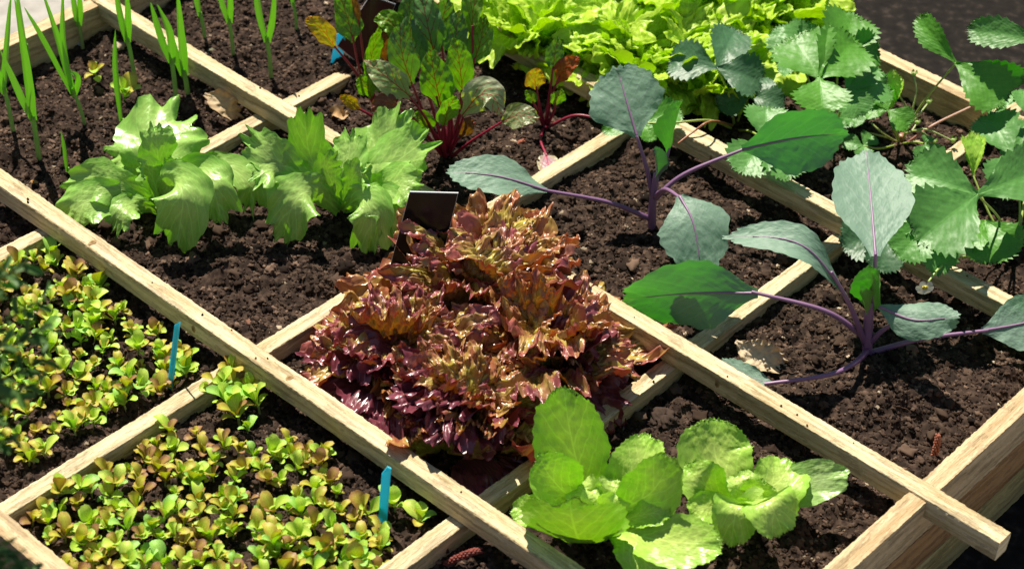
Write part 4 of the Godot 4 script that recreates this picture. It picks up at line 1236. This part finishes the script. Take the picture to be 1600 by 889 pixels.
func flower(parent: Node3D, at: Vector3, r: float) -> void:
	var s := SphereMesh.new()
	s.radius = r * 0.4
	s.height = r * 0.5
	s.radial_segments = 14
	s.rings = 8
	var face := aim(0.1, -0.1, 0.95)
	var m := part("flower_head", s, M.pollen, parent)
	m.position = at
	var x := face.cross(Vector3.UP).normalized()
	var y := x.cross(face)
	for k in 6:
		var a := TAU * k / 6.0
		var d := x * cos(a) + y * sin(a)
		part("petal", leaf_mesh([d * r * 0.3, d * r * 0.8 + face * r * 0.1, d * r * 1.25], face, r * 0.5, {"prof": "oval", "n": 9, "m": 7, "cup": 0.3, "c0": lin(0.75, 0.75, 0.68), "c1": lin(0.8, 0.8, 0.76)}), M.petal, m)

# ---------------------------------------------------------------- seedlings
func build_seedlings() -> void:
	var r := RandomNumberGenerator.new()
	r.seed = 1234
	var pal := [
		[lin(0.64, 0.82, 0.106), lin(0.48, 0.80, 0.092)],
		[lin(0.70, 0.85, 0.132), lin(0.60, 0.82, 0.145)],
		[lin(0.70, 0.74, 0.092), lin(0.64, 0.46, 0.092)],
		[lin(0.66, 0.57, 0.079), lin(0.40, 0.19, 0.079)],
		[lin(0.54, 0.36, 0.092), lin(0.39, 0.18, 0.119)],
		[lin(0.48, 0.80, 0.145), lin(0.40, 0.76, 0.172)],
	]
	var leaves := []
	for k in pal.size():
		var set_k := []
		for v in 3:
			set_k.append(rosette_leaf(1.0, [0.24, 0.28, 0.22][v], 0.2 + 0.25 * v, 0.5, {"prof": "spoon", "n": 20, "m": 11, "cup": 0.35, "ruf": 0.08, "rn": 3.0, "c0": pal[k][0], "c1": pal[k][1], "ce": 1.0, "seed": 900 + k * 3 + v}))
		leaves.append(set_k)
	var protos := []
	for k in 24:
		var t := Node3D.new()
		var n := r.randi_range(6, 10)
		var bronze := k % 6 == 0
		for i in n:
			var f := float(i) / (n - 1)
			var p: int = [0, 1, 5, 0, 1, 2][r.randi() % 6]
			if bronze or r.randf() < 0.2:
				p = [2, 3, 4, 2, 2][r.randi() % 5]
			var l := part("leaf", leaves[p][r.randi() % 3], M.seedling, t)
			var yaw := i * 2.39996 + r.randf_range(-0.4, 0.4)
			var tilt := lerpf(-0.05, 0.75, f) + r.randf_range(-0.3, 0.3)
			var s := lerpf(0.025, 0.016, f) * r.randf_range(0.65, 1.25)
			l.transform = Transform3D(Basis(Vector3.UP, yaw) * Basis(Vector3.RIGHT, tilt) * Basis(Vector3.UP, r.randf_range(-0.5, 0.5)) * Basis.from_scale(Vector3.ONE * s), Vector3(0, 0.006, 0))
		part("stem", tube([Vector3(0, -0.006, 0), Vector3(0.0004, 0.003, 0), Vector3(0, 0.008, 0)], 0.0012, 0.001, lin(0.36, 0.38, 0.16), lin(0.34, 0.44, 0.14), 6, 4), M.leek, t)
		t.set_meta("bronze", bronze)
		protos.append(t)
	# two sown patches, in photo points: outline of the patch and spacing
	var patches := [
		[PackedVector2Array([Vector2(105, 400), Vector2(150, 430), Vector2(190, 480), Vector2(300, 555), Vector2(325, 585), Vector2(245, 625), Vector2(140, 690), Vector2(60, 730), Vector2(-60, 760), Vector2(-120, 560), Vector2(10, 430)]), 0.0122, "baby lettuce seedling in the dense patch beside the shrub, left square", "baby lettuces in the left square", 160],
		[PackedVector2Array([Vector2(70, 770), Vector2(185, 725), Vector2(300, 680), Vector2(330, 720), Vector2(410, 720), Vector2(460, 700), Vector2(530, 740), Vector2(525, 800), Vector2(600, 850), Vector2(590, 930), Vector2(130, 940), Vector2(30, 800)]), 0.0125, "baby lettuce seedling in the dense patch in the front square", "baby lettuces in the front square", 160],
	]
	for p in patches:
		var poly: PackedVector2Array = p[0]
		var placed := []
		var tries := 0
		while placed.size() < p[4] and tries < 6000:
			tries += 1
			var q := Vector2(r.randf_range(-120, 620), r.randf_range(390, 940))
			if not Geometry2D.is_point_in_polygon(q, poly):
				continue
			var w := spot(q.x, q.y)
			if w.x < -0.27 or -w.z < -0.29 or -w.z > -0.014 or absf(w.x - 0.3) < 0.016 or absf(w.x) < 0.014:
				continue
			var ok := true
			for o: Vector3 in placed:
				if o.distance_to(w) < p[1]:
					ok = false
					break
			if not ok:
				continue
			placed.append(w)
			seedling(protos, w, p[2], p[3], r)
	var lone := [
		[335, 625, "seedling beside the batten crossing, leftmost of the small cluster of baby lettuces"],
		[362, 602, "seedling at the back of the small cluster beside the long batten"],
		[372, 642, "seedling in the middle of the small cluster beside the long batten"],
		[390, 622, "seedling at the right of the small cluster, against the long batten"],
		[375, 672, "seedling at the front of the small cluster, bronze and green"],
		[350, 628, "dark bronze seedling behind the front of the small cluster by the batten"],
		[405, 650, "outermost green seedling right of the small cluster, nearest the long batten"],
		[352, 655, "seedling low at the left of the small cluster, over bare soil"],
		[388, 690, "tiny seedling in front of the small cluster by the long batten"],
		[152, 134, "bronze two-leaved sprout between the leeks, left square"],
		[194, 160, "pale sprout beside the single leek blade, left square"],
		[655, 825, "lone seedling with a bronze leaf between blue stake and cross batten"],
		[575, 812, "seedling just left of the front blue stake"],
		[618, 800, "seedling just right of the front blue stake"],
		[430, 870, "seedling standing at the edge of the bare soil, front square"],
	]
	for l in lone:
		seedling(protos, spot(l[0], l[1]), l[2], "", r)
	for t: Node3D in protos:
		t.free()

func seedling(protos: Array, at: Vector3, label: String, group: String, r: RandomNumberGenerator) -> void:
	var from: Node3D = protos[r.randi() % protos.size()]
	var t: Node3D = from.duplicate()
	t.remove_meta("bronze")
	if group != "":
		label = ("bronze-tinged " if from.get_meta("bronze") else "lime green ") + label
	t.name = numbered("lettuce_seedling")
	add_child(t)
	t.position = Vector3(at.x, soil_surface(at.x, -at.z), at.z)
	t.rotation.y = r.randf() * TAU
	t.rotation.x = r.randf_range(-0.25, 0.25)
	t.rotation.z = r.randf_range(-0.25, 0.25)
	t.scale = Vector3.ONE * lerpf(0.45, 1.02, sqrt(r.randf()))
	if group == "":
		t.scale *= 1.3
	tag(t, label, "seedling", group)

# ---------------------------------------------------------------- labels, stakes, litter
func slab(c: Array, thick: float, push := 0.0) -> ArrayMesh:
	# a flat plate through corner points (in order round the outline), with real thickness
	var n: Vector3 = ((c[1] as Vector3) - c[0]).cross((c[c.size() - 1] as Vector3) - c[0]).normalized()
	if n.dot(-flat_fwd) < 0.0:
		n = -n
	var st := SurfaceTool.new()
	st.begin(Mesh.PRIMITIVE_TRIANGLES)
	st.set_smooth_group(-1)
	var f := []
	var b := []
	for p: Vector3 in c:
		f.append(p + n * (thick * 0.5 + push))
		b.append(p - n * (thick * 0.5 - push))
	for k in range(1, c.size() - 1):
		for p in [f[0], f[k], f[k + 1], b[0], b[k + 1], b[k]]:
			st.set_uv(Vector2(p.x, p.y) * 10.0)
			st.add_vertex(p)
	for k in c.size():
		var m := (k + 1) % c.size()
		for p in [f[k], b[k], b[m], f[k], b[m], f[m]]:
			st.set_uv(Vector2(p.x, p.y) * 10.0)
			st.add_vertex(p)
	st.generate_normals()
	return st.commit()

func corners(list: Array, foot: Vector3) -> Array:
	return spine(list, foot)

func catkin(list: Array, label: String, foot: Vector3, c: Color) -> void:
	var pts := spine(list, foot)
	var st := SurfaceTool.new()
	st.begin(Mesh.PRIMITIVE_TRIANGLES)
	var ball := SphereMesh.new()
	ball.radius = 1.0
	ball.height = 2.0
	ball.radial_segments = 7
	ball.rings = 4
	var r := RandomNumberGenerator.new()
	r.seed = int(foot.x * 999.0)
	for k in 90:
		var t := k / 89.0
		var p := catmull(pts, t)
		var tg := (catmull(pts, minf(t + 0.05, 1)) - catmull(pts, maxf(t - 0.05, 0))).normalized()
		var s := tg.cross(Vector3.UP).normalized().rotated(tg, k * 2.4)
		var rad := 0.0028 * (0.55 + 0.45 * sin(PI * clampf(t * 0.9 + 0.05, 0, 1)))
		st.append_from(ball, 0, Transform3D(Basis(s, tg, s.cross(tg)) * Basis.from_scale(Vector3(0.0011, 0.0017, 0.0013) * r.randf_range(0.8, 1.2)), p + s * rad + Vector3(0, 0.002, 0)))
	st.generate_normals()
	var t2 := thing("catkin", label, "catkin", foot)
	part("scales", st.commit(), std(c, 0.8, 0.3), t2)
	part("core", tube(shifted(pts, Vector3(0, -0.002, 0)), 0.0024, 0.0018, c * 0.6, c * 0.6, 7, 10), M.dull, t2)

func lump(size: float, sd: float) -> ArrayMesh:
	var nu := 22
	var nv := 29
	var pos := PackedVector3Array()
	var uv := PackedVector2Array()
	for i in nu:
		var a := PI * i / (nu - 1)
		for j in nv:
			var b := TAU * (j % (nv - 1)) / (nv - 1)
			var d := Vector3(sin(a) * cos(b), cos(a), sin(a) * sin(b))
			var rr := 1.0 + 0.45 * nz.get_noise_3d(d.x * 1.6 + sd, d.y * 1.6, d.z * 1.6) + 0.22 * nz.get_noise_3d(d.x * 5.0 + sd, d.y * 5.0, d.z * 5.0)
			pos.append(d * rr * size * Vector3(1.0, 0.75, 1.0))
			uv.append(Vector2(float(j) / nv, float(i) / nu))
	return grid_mesh(nu, nv, pos, uv, PackedColorArray(), true)

func build_small_things() -> void:
	# black name plate by the red lettuce
	var foot := spot(650, 452)
	var t := thing("plant_label", "glossy blank black plant label with pale edge behind the red lettuce", "plant label", foot)
	var c := corners([[640, 299, 1.5], [716, 301, 1.5], [684, 433, 3.5], [605, 430, 3.5]], foot)
	part("backing", slab(c, 0.0022), M.rim, t)
	var ins := []
	for k in 4:
		ins.append(c[k].lerp((c[0] + c[1] + c[2] + c[3]) * 0.25, 0.018))
	part("face", slab(ins, 0.0008, 0.0013), M.slate, t)
	part("stake", slab(corners([[632, 425, 3.2], [646, 425, 3.2], [646, 480, 3.6], [632, 480, 3.6]], foot), 0.002, -0.0025), M.rim, t)
	# picture label and blue stake among the beets
	foot = spot(548, 128)
	t = thing("plant_label", "dark maroon picture label leaning among the beetroot stalks", "plant label", foot)
	c = corners([[578, -8, -3], [618, 6, -3], [574, 112, 0], [526, 72, 0]], foot)
	part("backing", slab(c, 0.0022), M.rim, t)
	ins = []
	for k in 4:
		ins.append(c[k].lerp((c[0] + c[1] + c[2] + c[3]) * 0.25, 0.03))
	part("face", slab(ins, 0.0008, 0.0013), M.print, t)
	part("stake", slab(corners([[543, 86, -0.2], [556, 97, -0.2], [552, 140, 0], [542, 138, 0]], foot), 0.002, -0.0025), M.rim, t)
	foot = spot(520, 121)
	solo("blue_stake", slab(corners([[524, 54, 0.2], [541, 45, 0.2], [533, 116, 0.6], [526, 128, 0.6], [512, 122, 0.6]], foot), 0.0016), M.blue, "bright blue plastic stake behind the picture label among the beets", "plant stake", foot)
	foot = spot(264, 604)
	solo("blue_stake", slab(corners([[273, 507, 0], [280, 503, 0.6], [268, 606, 0.5], [264, 612, 0.2], [261, 606, 0]], foot), 0.0018), M.blue, "thin blue plastic stake seen edge-on in the left seedling patch", "plant stake", foot)
	foot = spot(598, 818)
	solo("blue_stake", slab(corners([[596, 741, 0], [605, 729, 0], [611, 732, 0.2], [604, 820, 0.2], [597, 832, 0.1], [590, 820, 0]], foot), 0.0018), M.blue, "upright blue plastic stake with a slanted top in the front seedling patch", "plant stake", foot)
	# dry leaves
	var tan_c := lin(0.52, 0.40, 0.25)
	foot = spot(1190, 568)
	solo("dry_leaf", leaf_mesh(spine([[1150, 533, 0.6], [1175, 552, 1.2], [1205, 562, 1.0], [1236, 578, 0.2]], foot), aim(0.1, 0.75, 0.65), px(24, foot), {"prof": "beet", "n": 44, "m": 25, "cup": 0.5, "ruf": 0.35, "rn": 18.0, "quilt": 0.0035, "c0": lin(0.62, 0.50, 0.34), "c1": lin(0.48, 0.36, 0.22), "seed": 801}), M.dry, "curled pale brown dry leaf beside the cross batten, under a kohlrabi stalk", "dry leaf", foot)
	foot = spot(348, 180)
	solo("dry_leaf", leaf_mesh(spine([[318, 147, 0], [340, 158, 0.8], [358, 172, 1.0], [378, 190, 0.4]], foot), aim(-0.1, 0.8, 0.5), px(17, foot), {"prof": "beet", "n": 36, "m": 21, "cup": 0.6, "ruf": 0.25, "rn": 12.0, "quilt": 0.0025, "c0": tan_c, "c1": lin(0.4, 0.28, 0.16), "seed": 802}), M.dry, "curled pale brown dry leaf against the long batten near the leeks", "dry leaf", foot)
	foot = spot(526, 186)
	solo("dry_leaf", leaf_mesh(spine([[512, 182, 0], [524, 176, 0.6], [534, 180, 0.8], [544, 174, 0.6]], foot), aim(0.2, 0.8, 0.5), px(11, foot), {"prof": "beet", "n": 24, "m": 15, "cup": 0.7, "ruf": 0.3, "rn": 8.0, "c0": lin(0.42, 0.26, 0.12), "c1": lin(0.5, 0.36, 0.22), "seed": 803}), M.dry, "small crumpled brown dry leaf below the yellow beet leaf", "dry leaf", foot)
	catkin([[1466, 682, 0], [1464, 700, 0.4], [1459, 718, 0.6], [1452, 738, 0.9]], "reddish fallen catkin lying against the outer frame board", spot(1460, 712), lin(0.36, 0.13, 0.08))
	catkin([[752, 862, 0], [735, 866, 0.4], [716, 874, 0.6], [694, 884, 0.7]], "dark red fallen catkin on the shaded soil below the long batten", spot(722, 874), lin(0.22, 0.06, 0.045))
	catkin([[818, 222, 0], [810, 228, 0.3], [803, 236, 0.5]], "tiny red-brown catkin scrap between the beets and the cross batten", spot(810, 229), lin(0.3, 0.1, 0.06))
	# clods and chips
	var rows := [
		[1040, 655, 0.016, 0.012, "big dark soil clod behind the right cos lettuce", "soil clod", lin(0.05, 0.034, 0.026)],
		[1552, 645, 0.009, 0.007, "pale crumbly lump beside the outer frame board", "soil clod", lin(0.30, 0.25, 0.17)],
		[538, 432, 0.009, 0.010, "mossy olive clod left of the black label", "soil clod", lin(0.10, 0.11, 0.045)],
		[398, 512, 0.012, 0.006, "reddish brown bark chip beside the long and cross batten corner", "bark chip", lin(0.17, 0.085, 0.055)],
		[122, 72, 0.005, 0.004, "small pale pebble near the end board, upper left", "pebble", lin(0.42, 0.41, 0.38)],
		[330, 80, 0.005, 0.004, "grey-green pebble behind the long batten near the leeks", "pebble", lin(0.2, 0.2, 0.13)],
		[52, 288, 0.005, 0.003, "orange-brown pebble in front of the leeks by the long batten", "pebble", lin(0.4, 0.22, 0.08)],
	]
	for r in rows:
		var f := spot(r[0], r[1])
		f.y += r[3] * 0.3
		var nm: String = str(r[5]).replace(" ", "_")
		var m := lump(1.0, r[0] * 0.37)
		var o := solo(nm, m, std(r[6], 0.92, 0.25), r[4], r[5], f)
		o.scale = Vector3(r[2], r[3], r[2] * 0.8)

# ---------------------------------------------------------------- shrub beside the bed
func build_shrub() -> void:
	var r := RandomNumberGenerator.new()
	r.seed = 555
	var foot := Vector3(0.34, -0.156, 0.62)
	var t := thing("evergreen_shrub", "dark evergreen shrub leaning in at the left edge, in front of the bed", "shrub", foot)
	# twig ends in photo points with their distance from the lens
	var ends := []
	for k in 50:
		ends.append([r.randf_range(-150, 8) + 22.0 * sin(k * 1.3), r.randf_range(415, 690), r.randf_range(1.42, 1.55)])
	for e in [[62, 470, 1.48], [78, 505, 1.48], [66, 560, 1.5], [50, 600, 1.48], [40, 410, 1.48], [24, 870, 1.48], [5, 855, 1.5], [40, 895, 1.48], [-20, 870, 1.48], [5, 900, 1.48]]:
		ends.append(e)
	var leaf := leaf_mesh([Vector3.ZERO, Vector3(0, 0.5, 0.06), Vector3(0, 1.0, 0.0)], Vector3(0, 0, 1), 0.17, {"prof": "oval", "n": 9, "m": 5, "cup": 0.4, "c0": lin(0.07, 0.15, 0.035), "c1": lin(0.09, 0.18, 0.04)})
	var mm := MultiMesh.new()
	mm.transform_format = MultiMesh.TRANSFORM_3D
	mm.mesh = leaf
	var xf := []
	var hub := foot + Vector3(0, 0.26, -0.02)
	part("trunk", tube([Vector3(0, -0.02, 0), Vector3(0.01, 0.1, 0), hub - foot], 0.012, 0.007, lin(0.06, 0.045, 0.03), lin(0.06, 0.045, 0.03), 8, 8), M.dull, t)
	for e in ends:
		var d := ray(e[0], e[1]).normalized()
		var tip: Vector3 = CAM + d * e[2]
		var bend := hub.lerp(tip, 0.6) + Vector3(r.randf_range(-0.02, 0.02), 0.03, r.randf_range(-0.02, 0.02))
		part("twig", tube([hub - foot, bend - foot, tip - foot], 0.0022, 0.0008, lin(0.06, 0.05, 0.025), lin(0.05, 0.07, 0.025), 5, 8), M.dull, t)
		var dir := (tip - bend).normalized()
		for k in 26:
			var f := k / 25.0
			var p := bend.lerp(tip, 0.35 + 0.65 * f)
			var side := dir.cross(Vector3(sin(k * 2.4), cos(k * 2.4), 0.3)).normalized()
			var y := (side + dir * r.randf_range(0.3, 0.9)).normalized()
			var x := y.cross(Vector3(r.randf_range(-1, 1), r.randf_range(-0.3, 1), r.randf_range(-1, 1)).normalized()).normalized()
			var s := r.randf_range(0.011, 0.019)
			xf.append(Transform3D(Basis(x, y, x.cross(y)).scaled(Vector3.ONE * s), p - foot))
	mm.instance_count = xf.size()
	for k in xf.size():
		mm.set_instance_transform(k, xf[k])
	var mi := MultiMeshInstance3D.new()
	mi.name = "foliage"
	mi.multimesh = mm
	mi.material_override = M.shrub
	t.add_child(mi)
	mi.set_meta("kind", "stuff")
